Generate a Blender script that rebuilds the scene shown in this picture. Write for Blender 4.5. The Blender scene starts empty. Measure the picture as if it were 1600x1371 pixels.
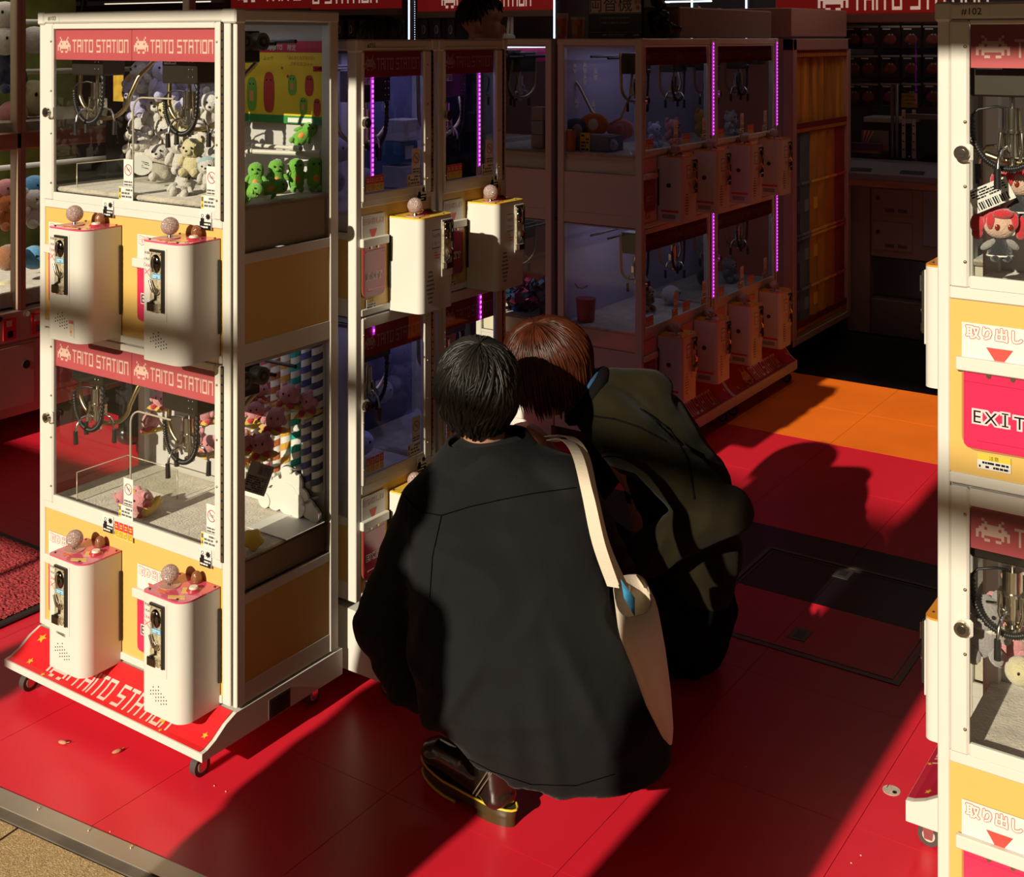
import bpy, math, random
from mathutils import Vector, Matrix, noise
random.seed(7)
sc = bpy.context.scene
V = Vector
PI = math.pi

# ------------------------------------------------------------------ camera, world, sun, exposure
TH = math.atan(1300 / 1908)
CC, SS = math.cos(TH), math.sin(TH)
cd = bpy.data.cameras.new('camera')
cam = bpy.data.objects.new('camera', cd)
sc.collection.objects.link(cam)
cam.location = (0, 0, 1.65)
cam.rotation_euler = (PI / 2, 0, TH)
cd.sensor_fit = 'HORIZONTAL'
cd.sensor_width = 36
cd.lens = 36 * 1908 / 1600
cd.shift_y = -626.5 / 1600
cd.clip_start = 0.05
sc.camera = cam

wd = bpy.data.worlds.new('world')
sc.world = wd
wd.use_nodes = True
wb = wd.node_tree.nodes['Background']
wb.inputs[0].default_value = (1.0, 0.56, 0.33, 1)     # hazy late-afternoon sky over the street
wb.inputs[1].default_value = 0.145

ELEV = math.radians(23.7)
AZ = math.radians(0.5)
sd = bpy.data.lights.new('sun', 'SUN')
sun = bpy.data.objects.new('sun', sd)
sc.collection.objects.link(sun)
sd.energy = 5.9
sd.color = (1.0, 0.90, 0.72)
sd.angle = math.radians(0.6)
ld = V((-math.sin(AZ) * math.cos(ELEV), math.cos(AZ) * math.cos(ELEV), -math.sin(ELEV)))
sun.rotation_euler = ld.to_track_quat('-Z', 'Y').to_euler()
sun.location = (0, -6, 6)

sc.view_settings.view_transform = 'Standard'
sc.view_settings.look = 'None'
sc.view_settings.exposure = 0.0
sc.view_settings.gamma = 1.0
sc.view_settings.use_curve_mapping = False
sc.cycles.use_denoising = True
sc.cycles.max_bounces = 8
sc.cycles.transparent_max_bounces = 24
sc.cycles.sample_clamp_indirect = 4.0


# ------------------------------------------------------------------ helpers
def PX(px, py, d):                     # a point d metres ahead of the lens, seen at a pixel
    r = (px - 800) / 1908 * d
    return V((CC * r - SS * d, SS * r + CC * d, 1.65 - (py - 59) / 1908 * d))


def ray(px, py):
    a, b = (px - 800) / 1908, -(py - 59) / 1908
    return CC * a - SS, SS * a + CC, b


def on_y(px, py, y):
    d = ray(px, py)
    t = y / d[1]
    return V((t * d[0], y, 1.65 + t * d[2]))


def on_x(px, py, x):
    d = ray(px, py)
    t = x / d[0]
    return V((x, t * d[1], 1.65 + t * d[2]))


def on_z(px, py, z=0.0):
    d = ray(px, py)
    t = (z - 1.65) / d[2]
    return V((t * d[0], t * d[1], z))


def lin(h):
    h = h.lstrip('#')
    o = []
    for i in (0, 2, 4):
        c = int(h[i:i + 2], 16) / 255
        o.append(c / 12.92 if c <= 0.04045 else ((c + 0.055) / 1.055) ** 2.4)
    return (*o, 1)


MC = {}


def mat(name, col, rough=0.5, metal=0.0, emit=0.0, var=0.0, vs=8.0, bump=0.0, bs=60.0, coat=0.0, sheen=0.0, spec=0.5, stretch=None):
    if name in MC:
        return MC[name]
    m = bpy.data.materials.new(name)
    m.use_nodes = True
    nt = m.node_tree
    b = nt.nodes['Principled BSDF']
    c = lin(col) if isinstance(col, str) else (*col[:3], 1)
    b.inputs['Base Color'].default_value = c
    b.inputs['Roughness'].default_value = rough
    b.inputs['Metallic'].default_value = metal
    b.inputs['Coat Weight'].default_value = coat
    b.inputs['Sheen Weight'].default_value = sheen
    b.inputs['Specular IOR Level'].default_value = spec
    if emit:
        b.inputs['Emission Color'].default_value = c
        b.inputs['Emission Strength'].default_value = emit
    if var or bump:
        tc = nt.nodes.new('ShaderNodeTexCoord')
        mp = nt.nodes.new('ShaderNodeMapping')
        nt.links.new(tc.outputs['Object'], mp.inputs[0])
        if stretch:
            mp.inputs['Scale'].default_value = stretch
    if var:
        n = nt.nodes.new('ShaderNodeTexNoise')
        n.inputs['Scale'].default_value = vs
        n.inputs['Detail'].default_value = 5
        nt.links.new(mp.outputs[0], n.inputs[0])
        r = nt.nodes.new('ShaderNodeValToRGB')
        r.color_ramp.elements[0].position = 0.3
        r.color_ramp.elements[1].position = 0.7
        r.color_ramp.elements[0].color = tuple(max(0, x * (1 - var)) for x in c[:3]) + (1,)
        r.color_ramp.elements[1].color = tuple(min(1, x * (1 + var * 0.5)) for x in c[:3]) + (1,)
        nt.links.new(n.outputs[0], r.inputs[0])
        nt.links.new(r.outputs[0], b.inputs['Base Color'])
    if bump:
        n2 = nt.nodes.new('ShaderNodeTexNoise')
        n2.inputs['Scale'].default_value = bs
        n2.inputs['Detail'].default_value = 4
        nt.links.new(mp.outputs[0], n2.inputs[0])
        bp = nt.nodes.new('ShaderNodeBump')
        bp.inputs['Strength'].default_value = bump
        bp.inputs['Distance'].default_value = 0.004
        nt.links.new(n2.outputs[0], bp.inputs['Height'])
        nt.links.new(bp.outputs[0], b.inputs['Normal'])
    MC[name] = m
    return m


def glassmat(name, tint=(0.93, 0.95, 0.93), refl=1.0, rough=0.02):
    if name in MC:
        return MC[name]
    m = bpy.data.materials.new(name)
    m.use_nodes = True
    nt = m.node_tree
    for n in list(nt.nodes):
        nt.nodes.remove(n)
    o = nt.nodes.new('ShaderNodeOutputMaterial')
    t = nt.nodes.new('ShaderNodeBsdfTransparent')
    t.inputs[0].default_value = (*tint, 1)
    g = nt.nodes.new('ShaderNodeBsdfGlossy')
    g.inputs['Roughness'].default_value = rough
    f = nt.nodes.new('ShaderNodeFresnel')
    f.inputs[0].default_value = 1.45
    k = nt.nodes.new('ShaderNodeMath')
    k.operation = 'MULTIPLY'
    k.inputs[1].default_value = refl
    mx = nt.nodes.new('ShaderNodeMixShader')
    nt.links.new(f.outputs[0], k.inputs[0])
    nt.links.new(k.outputs[0], mx.inputs[0])
    nt.links.new(t.outputs[0], mx.inputs[1])
    nt.links.new(g.outputs[0], mx.inputs[2])
    nt.links.new(mx.outputs[0], o.inputs[0])
    MC[name] = m
    return m


def sparkle(name, col, amp=0.9):
    """bubbled clear plastic: half of the light passes through"""
    m = bpy.data.materials.new(name)
    m.use_nodes = True
    nt = m.node_tree
    N = nt.nodes
    for n in list(N):
        N.remove(n)
    o = N.new('ShaderNodeOutputMaterial')
    d, t, g = N.new('ShaderNodeBsdfDiffuse'), N.new('ShaderNodeBsdfTranslucent'), N.new('ShaderNodeBsdfGlossy')
    v = N.new('ShaderNodeTexVoronoi')
    v.inputs['Scale'].default_value = 420
    tc = N.new('ShaderNodeTexCoord')
    r = N.new('ShaderNodeValToRGB')
    r.color_ramp.elements[0].position, r.color_ramp.elements[1].position = 0.15, 0.75
    r.color_ramp.elements[0].color = (*[min(1, c * 1.25) for c in col], 1)
    r.color_ramp.elements[1].color = (*[c * (1 - 0.55 * amp) for c in col], 1)
    bp = N.new('ShaderNodeBump')
    bp.inputs['Strength'].default_value = amp
    bp.inputs['Distance'].default_value = 0.002
    g.inputs['Roughness'].default_value = 0.12
    m1, m2 = N.new('ShaderNodeMixShader'), N.new('ShaderNodeMixShader')
    m1.inputs[0].default_value = 0.5
    m2.inputs[0].default_value = 0.10
    L = nt.links.new
    L(tc.outputs['Object'], v.inputs['Vector'])
    L(v.outputs['Distance'], r.inputs[0])
    L(v.outputs['Distance'], bp.inputs['Height'])
    for x in (d, t):
        L(r.outputs[0], x.inputs[0])
        L(bp.outputs[0], x.inputs['Normal'])
    L(bp.outputs[0], g.inputs['Normal'])
    L(d.outputs[0], m1.inputs[1])
    L(t.outputs[0], m1.inputs[2])
    L(m1.outputs[0], m2.inputs[1])
    L(g.outputs[0], m2.inputs[2])
    L(m2.outputs[0], o.inputs[0])
    return m


class B:                                # collects faces, links them as ONE mesh object
    def __init__(s):
        s.v, s.f, s.mi, s.sm = [], [], [], []

    def add(s, vs, fs, mi=0, sm=False):
        o = len(s.v)
        s.v += [tuple(v) for v in vs]
        for f in fs:
            s.f.append([i + o for i in f])
            s.mi.append(mi)
            s.sm.append(sm)
        return s

    def box(s, x0, y0, z0, x1, y1, z1, mi=0):
        vs = [(x0, y0, z0), (x1, y0, z0), (x1, y1, z0), (x0, y1, z0), (x0, y0, z1), (x1, y0, z1), (x1, y1, z1), (x0, y1, z1)]
        return s.add(vs, [(0, 3, 2, 1), (4, 5, 6, 7), (0, 1, 5, 4), (1, 2, 6, 5), (2, 3, 7, 6), (3, 0, 4, 7)], mi)

    def bbox(s, x0, y0, z0, x1, y1, z1, b=0.003, mi=0):       # box with chamfered edges
        b = min(b, (x1 - x0) / 2.2, (y1 - y0) / 2.2, (z1 - z0) / 2.2)
        vs, fs = [], []
        lo, hi = (x0, y0, z0), (x1, y1, z1)
        idx = {}
        for i in range(8):
            sg = [(i >> k) & 1 for k in range(3)]
            for a in range(3):
                p = []
                for k in range(3):
                    e = hi[k] if sg[k] else lo[k]
                    if k != a:
                        e += -b if sg[k] else b
                    p.append(e)
                idx[(i, a)] = len(vs)
                vs.append(p)
        C = V(((x0 + x1) / 2, (y0 + y1) / 2, (z0 + z1) / 2))

        def face(ids):
            a, bb, c = (V(vs[i]) for i in ids[:3])
            n = (bb - a).cross(c - a)
            ctr = sum((V(vs[i]) for i in ids), V()) / len(ids)
            fs.append(ids if n.dot(ctr - C) > 0 else ids[::-1])
        for a in range(3):
            o = [k for k in range(3) if k != a]
            for sgn in (0, 1):
                q = []
                for (p, r) in ((0, 0), (1, 0), (1, 1), (0, 1)):
                    q.append(idx[((sgn << a) | (p << o[0]) | (r << o[1]), a)])
                face(q)
        for a in range(3):
            o = [k for k in range(3) if k != a]
            for p in (0, 1):
                for r in (0, 1):
                    i0 = (p << o[0]) | (r << o[1])
                    i1 = i0 | (1 << a)
                    face([idx[(i0, o[0])], idx[(i1, o[0])], idx[(i1, o[1])], idx[(i0, o[1])]])
        for i in range(8):
            face([idx[(i, 0)], idx[(i, 1)], idx[(i, 2)]])
        return s.add(vs, fs, mi)

    def pris(s, pts, ax, a, b, mi=0, sm=False):              # 2D outline extruded along an axis
        n = len(pts)
        if ax == 'x':
            g = lambda p, t: (t, p[0], p[1])
        elif ax == 'y':
            g = lambda p, t: (p[0], t, p[1])
        else:
            g = lambda p, t: (p[0], p[1], t)
        ar = sum(pts[i][0] * pts[(i + 1) % n][1] - pts[(i + 1) % n][0] * pts[i][1] for i in range(n))
        if (ar < 0) != (ax == 'y'):
            pts = pts[::-1]
        if a > b:
            a, b = b, a
        vs = [g(p, a) for p in pts] + [g(p, b) for p in pts]
        s.add(vs, [list(range(n))[::-1], list(range(n, 2 * n))], mi)
        if sm == 'auto':                                      # short sides are the rounded corners
            o = len(s.v)
            s.add(vs, [], mi)
            for i in range(n):
                j = (i + 1) % n
                s.f.append([o + i, o + j, o + n + j, o + n + i])
                s.mi.append(mi)
                s.sm.append(math.dist(pts[i], pts[j]) < 0.012)
            return s
        return s.add(vs, [(i, (i + 1) % n, n + (i + 1) % n, n + i) for i in range(n)], mi, sm)

    def cyl(s, p, q, r, r2=None, n=12, mi=0, sm=True):
        p, q = V(p), V(q)
        r2 = r if r2 is None else r2
        d = (q - p).normalized()
        u = d.orthogonal().normalized()
        w = d.cross(u)
        vs = []
        for c, rr in ((p, r), (q, r2)):
            for i in range(n):
                a = 2 * PI * i / n
                vs.append(c + (u * math.cos(a) + w * math.sin(a)) * rr)
        s.add(vs, [(i, (i + 1) % n, n + (i + 1) % n, n + i) for i in range(n)], mi, sm)
        return s.add(vs, [list(range(n))[::-1], list(range(n, 2 * n))], mi)

    def sph(s, c, r, n=14, m=9, R=None, mi=0, fuzz=0.0, fs_=30.0):
        if not hasattr(r, '__len__'):
            r = (r, r, r)
        c = V(c)
        vs = []
        for j in range(m + 1):
            t = PI * j / m
            for i in range(n):
                a = 2 * PI * i / n
                q = V((math.sin(t) * math.cos(a), math.sin(t) * math.sin(a), math.cos(t)))
                p = V((q.x * r[0], q.y * r[1], q.z * r[2]))
                if fuzz:
                    p *= 1 + fuzz * noise.noise((q + c * 3.1) * fs_ * 0.1)
                if R:
                    p = R @ p
                vs.append(c + p)
        fs = []
        for j in range(m):
            for i in range(n):
                k = (i + 1) % n
                if j == 0:
                    fs.append((i, n + i, n + k))
                elif j == m - 1:
                    fs.append((j * n + i, (j + 1) * n + i, j * n + k))
                else:
                    fs.append((j * n + i, (j + 1) * n + i, (j + 1) * n + k, j * n + k))
        return s.add(vs, fs, mi, True)

    def tube(s, pts, r, n=7, mi=0, cap=True):
        pts = [V(p) for p in pts]
        L = len(pts)
        rs = r if hasattr(r, '__len__') else [r] * L
        u = None
        vs = []
        for i in range(L):
            d = (pts[min(i + 1, L - 1)] - pts[max(i - 1, 0)]).normalized()
            u = d.orthogonal().normalized() if u is None else (u - d * u.dot(d)).normalized()
            w = d.cross(u)
            for k in range(n):
                a = 2 * PI * k / n
                vs.append(pts[i] + (u * math.cos(a) + w * math.sin(a)) * rs[i])
        fs = []
        for i in range(L - 1):
            for k in range(n):
                fs.append((i * n + k, i * n + (k + 1) % n, (i + 1) * n + (k + 1) % n, (i + 1) * n + k))
        s.add(vs, fs, mi, True)
        if cap:
            s.add(vs[:n], [list(range(n))[::-1]], mi)
            s.add(vs[-n:], [list(range(n))], mi)
        return s

    def quad(s, a, b, c, d, mi=0):
        return s.add([a, b, c, d], [(0, 1, 2, 3)], mi)

    def rect(s, u0, z0, u1, z1, y, mi=0):                     # upright rectangle facing -y
        return s.quad((u0, y, z0), (u1, y, z0), (u1, y, z1), (u0, y, z1), mi)

    def ring(s, u, z, r, w, y, n=20, mi=0):                   # flat ring facing -y
        vs = []
        for rr in (r - w, r):
            for i in range(n):
                a = 2 * PI * i / n
                vs.append((u + rr * math.cos(a), y, z + rr * math.sin(a)))
        return s.add(vs, [(i, (i + 1) % n, n + (i + 1) % n, n + i)[::-1] for i in range(n)], mi)

    def loft(s, rings, mi=0, cap=True, sm=True):
        n = len(rings[0])
        vs = [p for r in rings for p in r]
        fs = []
        for j in range(len(rings) - 1):
            for i in range(n):
                k = (i + 1) % n
                fs.append((j * n + i, j * n + k, (j + 1) * n + k, (j + 1) * n + i))
        s.add(vs, fs, mi, sm)
        if cap:
            s.add(rings[0], [list(range(n))[::-1]], mi, sm)
            s.add(rings[-1], [list(range(n))], mi, sm)
        return s

    def me(s, name, mats):
        m = bpy.data.meshes.new(name)
        m.from_pydata(s.v, [], s.f)
        if not isinstance(mats, (list, tuple)):
            mats = [mats]
        for x in mats:
            m.materials.append(x)
        m.polygons.foreach_set('material_index', s.mi)
        m.polygons.foreach_set('use_smooth', s.sm)
        m.update()
        return m

    def ob(s, name, mats, parent=None, loc=(0, 0, 0), rot=(0, 0, 0)):
        return place(name, s.me(name, mats), parent, loc, rot)


def place(name, me, parent=None, loc=(0, 0, 0), rot=(0, 0, 0), sc_=None):
    o = bpy.data.objects.new(name, me)
    sc.collection.objects.link(o)
    o.parent = parent
    o.location = loc
    o.rotation_euler = rot
    if sc_:
        o.scale = sc_
    return o


def tag(o, label=None, cat=None, group=None, kind=None):
    if label:
        o['label'] = label
    if cat:
        o['category'] = cat
    if group:
        o['group'] = group
    if kind:
        o['kind'] = kind
    return o


def thing(name, label, cat, loc=(0, 0, 0), rot=0.0, group=None):
    o = place(name, None, None, loc, (0, 0, rot) if not hasattr(rot, '__len__') else rot)
    return tag(o, label, cat, group)


def struct(o, label=None):
    return tag(o, label, None, None, 'structure')


def copy_tree(o, parent=None):
    c = o.copy()
    sc.collection.objects.link(c)
    c.parent = parent
    for ch in o.children:
        copy_tree(ch, c)
    return c


GLY = {'T': ["11111", "00100", "00100", "00100", "00100", "00100", "00100"],
       'A': ["11111", "10001", "10001", "11111", "10001", "10001", "10001"],
       'I': ["1", "1", "1", "1", "1", "1", "1"],
       'O': ["11111", "10001", "10001", "10001", "10001", "10001", "11111"],
       'S': ["11111", "10000", "10000", "11111", "00001", "00001", "11111"],
       'N': ["11111", "10001", "10001", "10001", "10001", "10001", "10001"],
       ' ': ["00"] * 7}
INV = ["..#......#..", "...#....#...", "..########..", ".##.####.##.", "############", "#.########.#", "#.#......#.#", "...##..##..."]


def bits(b, rows, fn, u0, z0, pw, ph, mi=0):
    n = len(rows)
    for j, r in enumerate(rows):
        i = 0
        while i < len(r):
            if r[i] in '1#':
                k = i
                while k < len(r) and r[k] in '1#':
                    k += 1
                za, zb = z0 + (n - 1 - j) * ph, z0 + (n - j) * ph
                b.quad(fn(u0 + i * pw, za), fn(u0 + k * pw, za), fn(u0 + k * pw, zb), fn(u0 + i * pw, zb), mi)
                i = k
            else:
                i += 1


def logo(b, fn, u0, z0, w, h, text='TAITO STATION', inv=True, mi=0):
    """shop lettering made of square pixels: emblem then words, filling w x h"""
    cols = sum(len(GLY[c][0]) + 1 for c in text) - 1
    iw = w * 0.19 if inv else 0
    if inv:
        bits(b, INV, fn, u0, z0 - h * 0.04, iw / 12, h * 1.25 / 8, mi)
    pw = (w - iw - (w * 0.025 if inv else 0)) / cols
    u = u0 + iw + (w * 0.025 if inv else 0)
    for ch in text:
        g = GLY[ch]
        bits(b, g, fn, u, z0, pw, h / 7, mi)
        u += (len(g[0]) + 1) * pw
    return b


TXC = {}
FNF = lambda y: (lambda u, z: (u, y, z))
MESH = {}


def txt(s, size, align='CENTER', off=0.0):
    """text turned to a flat mesh lying in x (right) and z (up), facing -y"""
    k = (s, size, align, off)
    if k in TXC:
        return TXC[k]
    cu = bpy.data.curves.new('lettering', 'FONT')
    cu.body = s
    cu.size = size
    cu.align_x = align
    cu.offset = off
    cu.resolution_u = 2
    o = bpy.data.objects.new('lettering', cu)
    sc.collection.objects.link(o)
    me = bpy.data.meshes.new_from_object(o.evaluated_get(bpy.context.evaluated_depsgraph_get()))
    bpy.data.objects.remove(o)
    vs = [(v.co.x, v.co.y) for v in me.vertices]
    fs = [list(p.vertices) for p in me.polygons]
    bpy.data.meshes.remove(me)
    TXC[k] = (vs, fs)
    return TXC[k]


def write(b, s, size, fn, u, z, mi=0, align='CENTER', off=0.0, sx=1.0):
    vs, fs = txt(s, size, align, off)
    b.add([fn(u + x * sx, z + y) for x, y in vs], fs, mi)
    return b


def outlined(b, s, size, y, u, z, mo, mi, ro, ri):
    """bold lettering with an outline: shifted copies stacked a hair apart, rim first"""
    k = 0
    for r, m, n in ((ro, mo, 10), (ri, mi, 6), (0, mi, 1)):
        for i in range(n):
            a = 2 * PI * i / n
            k += 1
            write(b, s, size, FNF(y - 0.00003 * k), u + r * math.cos(a), z + r * math.sin(a), m)
    return b


def bars(b, u0, z0, u1, z1, n, y, mi, seed=0):               # rows of print too small to read
    rg = random.Random(seed)
    h = (z1 - z0) / n
    for j in range(n):
        u = u0
        while u < u1 - 1e-4:
            w = min(rg.uniform(0.3, 1.2) * h * 1.6, u1 - u)
            if rg.random() < 0.85:
                b.rect(u, z1 - (j + 0.75) * h, u + w * 0.85, z1 - (j + 0.2) * h, y, mi)
            u += w
    return b


# ------------------------------------------------------------------ materials
WH = mat('white_paint', (0.62, 0.59, 0.52), 0.38, var=0.05, vs=3)
WH2 = mat('cream_paint', (0.60, 0.56, 0.48), 0.45)
WHS = mat('white_sticker', (0.66, 0.64, 0.58), 0.5)
YEL = mat('yellow_panel', (0.62, 0.40, 0.11), 0.35)
BAN = mat('red_banner', (0.44, 0.085, 0.095), 0.35)
BANW = mat('banner_print', (0.66, 0.44, 0.36), 0.4)
BAR = mat('base_red', (0.70, 0.02, 0.025), 0.3, spec=0.4)
BLK = mat('black_plastic', (0.012, 0.011, 0.011), 0.4)
DRK = mat('dark_metal', (0.045, 0.036, 0.026), 0.4, 0.6)
CHR = mat('chrome', (0.62, 0.58, 0.50), 0.18, 1.0, bump=0.1, bs=30)
BRS = mat('dull_brass', (0.42, 0.33, 0.17), 0.3, 1.0)
STL = mat('coin_plate_steel', (0.50, 0.43, 0.28), 0.4, 0.2, var=0.6, vs=160, spec=0.8)
MAG = mat('magenta_flap', (0.58, 0.026, 0.085), 0.2, coat=0.5)
REDP = mat('red_print', (0.62, 0.03, 0.04), 0.5)
YELP = mat('yellow_print', (0.70, 0.50, 0.04), 0.5)
BLU = mat('blue_label', (0.05, 0.32, 0.55), 0.5)
GREY = mat('grey_label', (0.30, 0.28, 0.26), 0.5)
GLS = glassmat('clear_glass')
ACR = glassmat('acrylic', (0.95, 0.95, 0.92), 0.25)
RIM = mat('acrylic_edge', (0.45, 0.38, 0.28), 0.2, spec=0.8)
BALLM = glassmat('crystal_ball', (0.98, 0.95, 0.93), 2.0, 0.08)
BALLC = sparkle('crystal_bubbles', (0.80, 0.60, 0.53))
DOME = sparkle('amber_dome', (0.42, 0.17, 0.07), 0.3)
PNK = mat('pink_acrylic', (0.60, 0.08, 0.15), 0.15, coat=0.6)
ORT = mat('orange_top', (0.72, 0.27, 0.02), 0.25, coat=0.4)
CRM = mat('yellow_top', (0.75, 0.50, 0.06), 0.3, var=0.2, vs=40)
DECK = mat('pale_fur', (0.55, 0.47, 0.36), 0.95, var=0.25, vs=30, bump=1.0, bs=160, sheen=0.4)
INW = mat('cabinet_lining', (0.50, 0.47, 0.44), 0.5)
LEDW = mat('white_led', (0.75, 0.8, 1.0), emit=5.0)
LEDP = mat('purple_led', (0.85, 0.12, 1.0), emit=3.2)
LEDD = mat('purple_led_dim', (0.55, 0.03, 0.68), emit=0.75)
EYE = mat('bead_black', (0.01, 0.01, 0.012), 0.15)

# ------------------------------------------------------------------ the setting
fb = B().box(-8, 1.2, -0.05, 3, 10.5, -0.0055)
flo = struct(fb.ob('floor', mat('joint_black', (0.02, 0.004, 0.006), 0.7)), 'red, black and orange glossy shop floor of large square tiles')
thr = lambda x: 1.584 + 0.1 * (x + 2.44)
TX, TY = 0.44, 0.4628
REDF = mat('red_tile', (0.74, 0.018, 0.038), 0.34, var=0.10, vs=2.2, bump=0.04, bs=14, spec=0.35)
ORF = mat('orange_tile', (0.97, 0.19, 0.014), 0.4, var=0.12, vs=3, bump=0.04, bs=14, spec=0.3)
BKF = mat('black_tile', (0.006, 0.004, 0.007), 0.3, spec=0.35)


def clip(poly, f):
    out = []
    for i in range(len(poly)):
        a, b = poly[i], poly[(i + 1) % len(poly)]
        fa, fb_ = f(a), f(b)
        if fa >= 0:
            out.append(a)
        if fa * fb_ < 0:
            t = fa / (fa - fb_)
            out.append((a[0] + (b[0] - a[0]) * t, a[1] + (b[1] - a[1]) * t))
    return out


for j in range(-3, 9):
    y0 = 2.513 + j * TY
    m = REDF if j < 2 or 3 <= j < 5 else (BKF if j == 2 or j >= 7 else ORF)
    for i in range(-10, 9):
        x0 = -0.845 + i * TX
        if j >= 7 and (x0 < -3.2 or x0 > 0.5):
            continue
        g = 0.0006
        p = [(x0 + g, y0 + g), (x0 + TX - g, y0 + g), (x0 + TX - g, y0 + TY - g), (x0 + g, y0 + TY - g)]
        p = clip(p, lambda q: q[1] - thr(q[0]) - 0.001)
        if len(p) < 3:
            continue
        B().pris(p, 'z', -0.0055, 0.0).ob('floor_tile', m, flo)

# aluminium threshold and exposed-aggregate pavement
ALU = mat('aluminium', (0.50, 0.44, 0.35), 0.42, 0.7, var=0.15, vs=4)
ALD = mat('worn_strip', (0.16, 0.13, 0.10), 0.6, 0.3, var=0.3, vs=12)
xa, xb = -5.0, 1.5
th = B()
th.add([(xa, thr(xa) - 0.043, -0.02), (xb, thr(xb) - 0.043, -0.02), (xb, thr(xb), -0.02), (xa, thr(xa), -0.02),
        (xa, thr(xa) - 0.043, 0.0015), (xb, thr(xb) - 0.043, 0.0015), (xb, thr(xb), 0.0025), (xa, thr(xa), 0.0025)],
       [(0, 3, 2, 1), (4, 5, 6, 7), (0, 1, 5, 4), (1, 2, 6, 5), (2, 3, 7, 6), (3, 0, 4, 7)])
tro = struct(th.ob('trim_threshold', ALU), 'bare aluminium threshold strip between red floor and pavement')
t2 = B()
t2.add([(xa, thr(xa) - 0.066, -0.03), (xb, thr(xb) - 0.066, -0.03), (xb, thr(xb) - 0.043, -0.03), (xa, thr(xa) - 0.043, -0.03),
        (xa, thr(xa) - 0.066, -0.002), (xb, thr(xb) - 0.066, -0.002), (xb, thr(xb) - 0.043, -0.001), (xa, thr(xa) - 0.043, -0.001)],
       [(0, 3, 2, 1), (4, 5, 6, 7), (0, 1, 5, 4), (1, 2, 6, 5), (2, 3, 7, 6), (3, 0, 4, 7)])
t2.ob('kerb_strip', ALD, tro)
for px, py in ((139, 1299), (205, 1326), (60, 1266)):
    q = on_z(px, py)
    B().cyl((q.x, q.y, 0.001), (q.x, q.y, 0.0045), 0.004, n=10).ob('screw', CHR, tro)


def aggregate():
    m = mat('exposed_aggregate', (0.4, 0.3, 0.17), 0.85)
    nt = m.node_tree
    b = nt.nodes['Principled BSDF']
    tc = nt.nodes.new('ShaderNodeTexCoord')
    v = nt.nodes.new('ShaderNodeTexVoronoi')
    v.inputs['Scale'].default_value = 260
    n = nt.nodes.new('ShaderNodeTexNoise')
    n.inputs['Scale'].default_value = 90
    r = nt.nodes.new('ShaderNodeValToRGB')
    r.color_ramp.elements[0].color = (0.17, 0.105, 0.045, 1)
    r.color_ramp.elements[1].color = (0.74, 0.55, 0.30, 1)
    e = r.color_ramp.elements.new(0.5)
    e.color = (0.42, 0.29, 0.13, 1)
    mx = nt.nodes.new('ShaderNodeMixRGB')
    mx.inputs[0].default_value = 0.5
    nt.links.new(tc.outputs['Object'], v.inputs['Vector'])
    nt.links.new(tc.outputs['Object'], n.inputs['Vector'])
    nt.links.new(v.outputs['Color'], mx.inputs[1])
    nt.links.new(n.outputs['Color'], mx.inputs[2])
    nt.links.new(mx.outputs[0], r.inputs[0])
    nt.links.new(r.outputs[0], b.inputs['Base Color'])
    bp = nt.nodes.new('ShaderNodeBump')
    bp.inputs['Strength'].default_value = 0.5
    bp.inputs['Distance'].default_value = 0.002
    nt.links.new(v.outputs['Distance'], bp.inputs['Height'])
    nt.links.new(bp.outputs[0], b.inputs['Normal'])
    return m


AGG = aggregate()
pav = struct(B().box(-14, -9, -0.06, 8, 1.75, -0.02).ob('pavement', mat('mortar', (0.06, 0.045, 0.03), 0.9)), 'yellowish exposed-aggregate pavement outside the shop')
for i in range(-9, 9):
    for j in range(-5, 7):
        u0, v0 = i * 0.32, j * 0.32
        q = []
        for (u, v) in ((u0 + .003, v0 + .003), (u0 + .317, v0 + .003), (u0 + .317, v0 + .317), (u0 + .003, v0 + .317)):
            q.append((-2.27 + u - v * 0.1, 1.30 + v + u * 0.1))
        q = clip(q, lambda s: thr(s[0]) - 0.07 - s[1])
        if len(q) > 2:
            B().pris(q, 'z', -0.03, -0.004).ob('paving_slab', AGG, pav)

# room shell: canopy/ceiling reaching out over the pavement, side and back walls
DKW = mat('dark_wall', (0.05, 0.035, 0.032), 0.8)
struct(B().box(-9, -0.50, 2.768, 4, 10.6, 2.9).ob('ceiling', mat('dark_soffit', (0.10, 0.075, 0.065), 0.9)), 'dark soffit over the shop and its front canopy')
struct(B().box(-9, 10.5, -0.05, 4, 10.6, 2.9).ob('wall_back', DKW), 'dark back wall')
struct(B().box(-8.1, 1.3, -0.05, -8.0, 10.6, 2.9).ob('wall_left', DKW), 'dark left wall')
struct(B().box(2.6, 1.3, -0.05, 2.7, 10.6, 2.9).ob('wall_right', DKW), 'dark right wall')
ow = B().box(-14, -9.2, -0.1, 9, -9.0, 1.4)
struct(ow.ob('wall_street', mat('far_street_wall', (0.20, 0.14, 0.09), 0.9)), 'low wall across the street')
col = thing('shadow_column', 'square column added unseen at the pavement edge to cast a floor shadow', 'column', (-1.0, -0.30, 0))  # added out of view to throw the dark band right of the man
B().box(-0.210, -0.12, -0.02, 0.160, 0.12, 2.769).ob('shaft', mat('column_paint', (0.3, 0.27, 0.24), 0.7), col)
B().box(-0.23, -0.14, -0.02, 0.18, 0.14, 0.10).ob('plinth', mat('column_paint', (0.3, 0.27, 0.24), 0.7), col)
pole = thing('shadow_pole', 'horizontal pole on two posts added out of view to shade the machine fronts', 'pole', (-1.5, -7.2, 0))  # added out of view; its bar lays a level shadow across the fronts
B().cyl((-6, 0, 4.95), (7, 0, 4.95), 0.055).ob('crossbar', BLK, pole)
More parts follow.
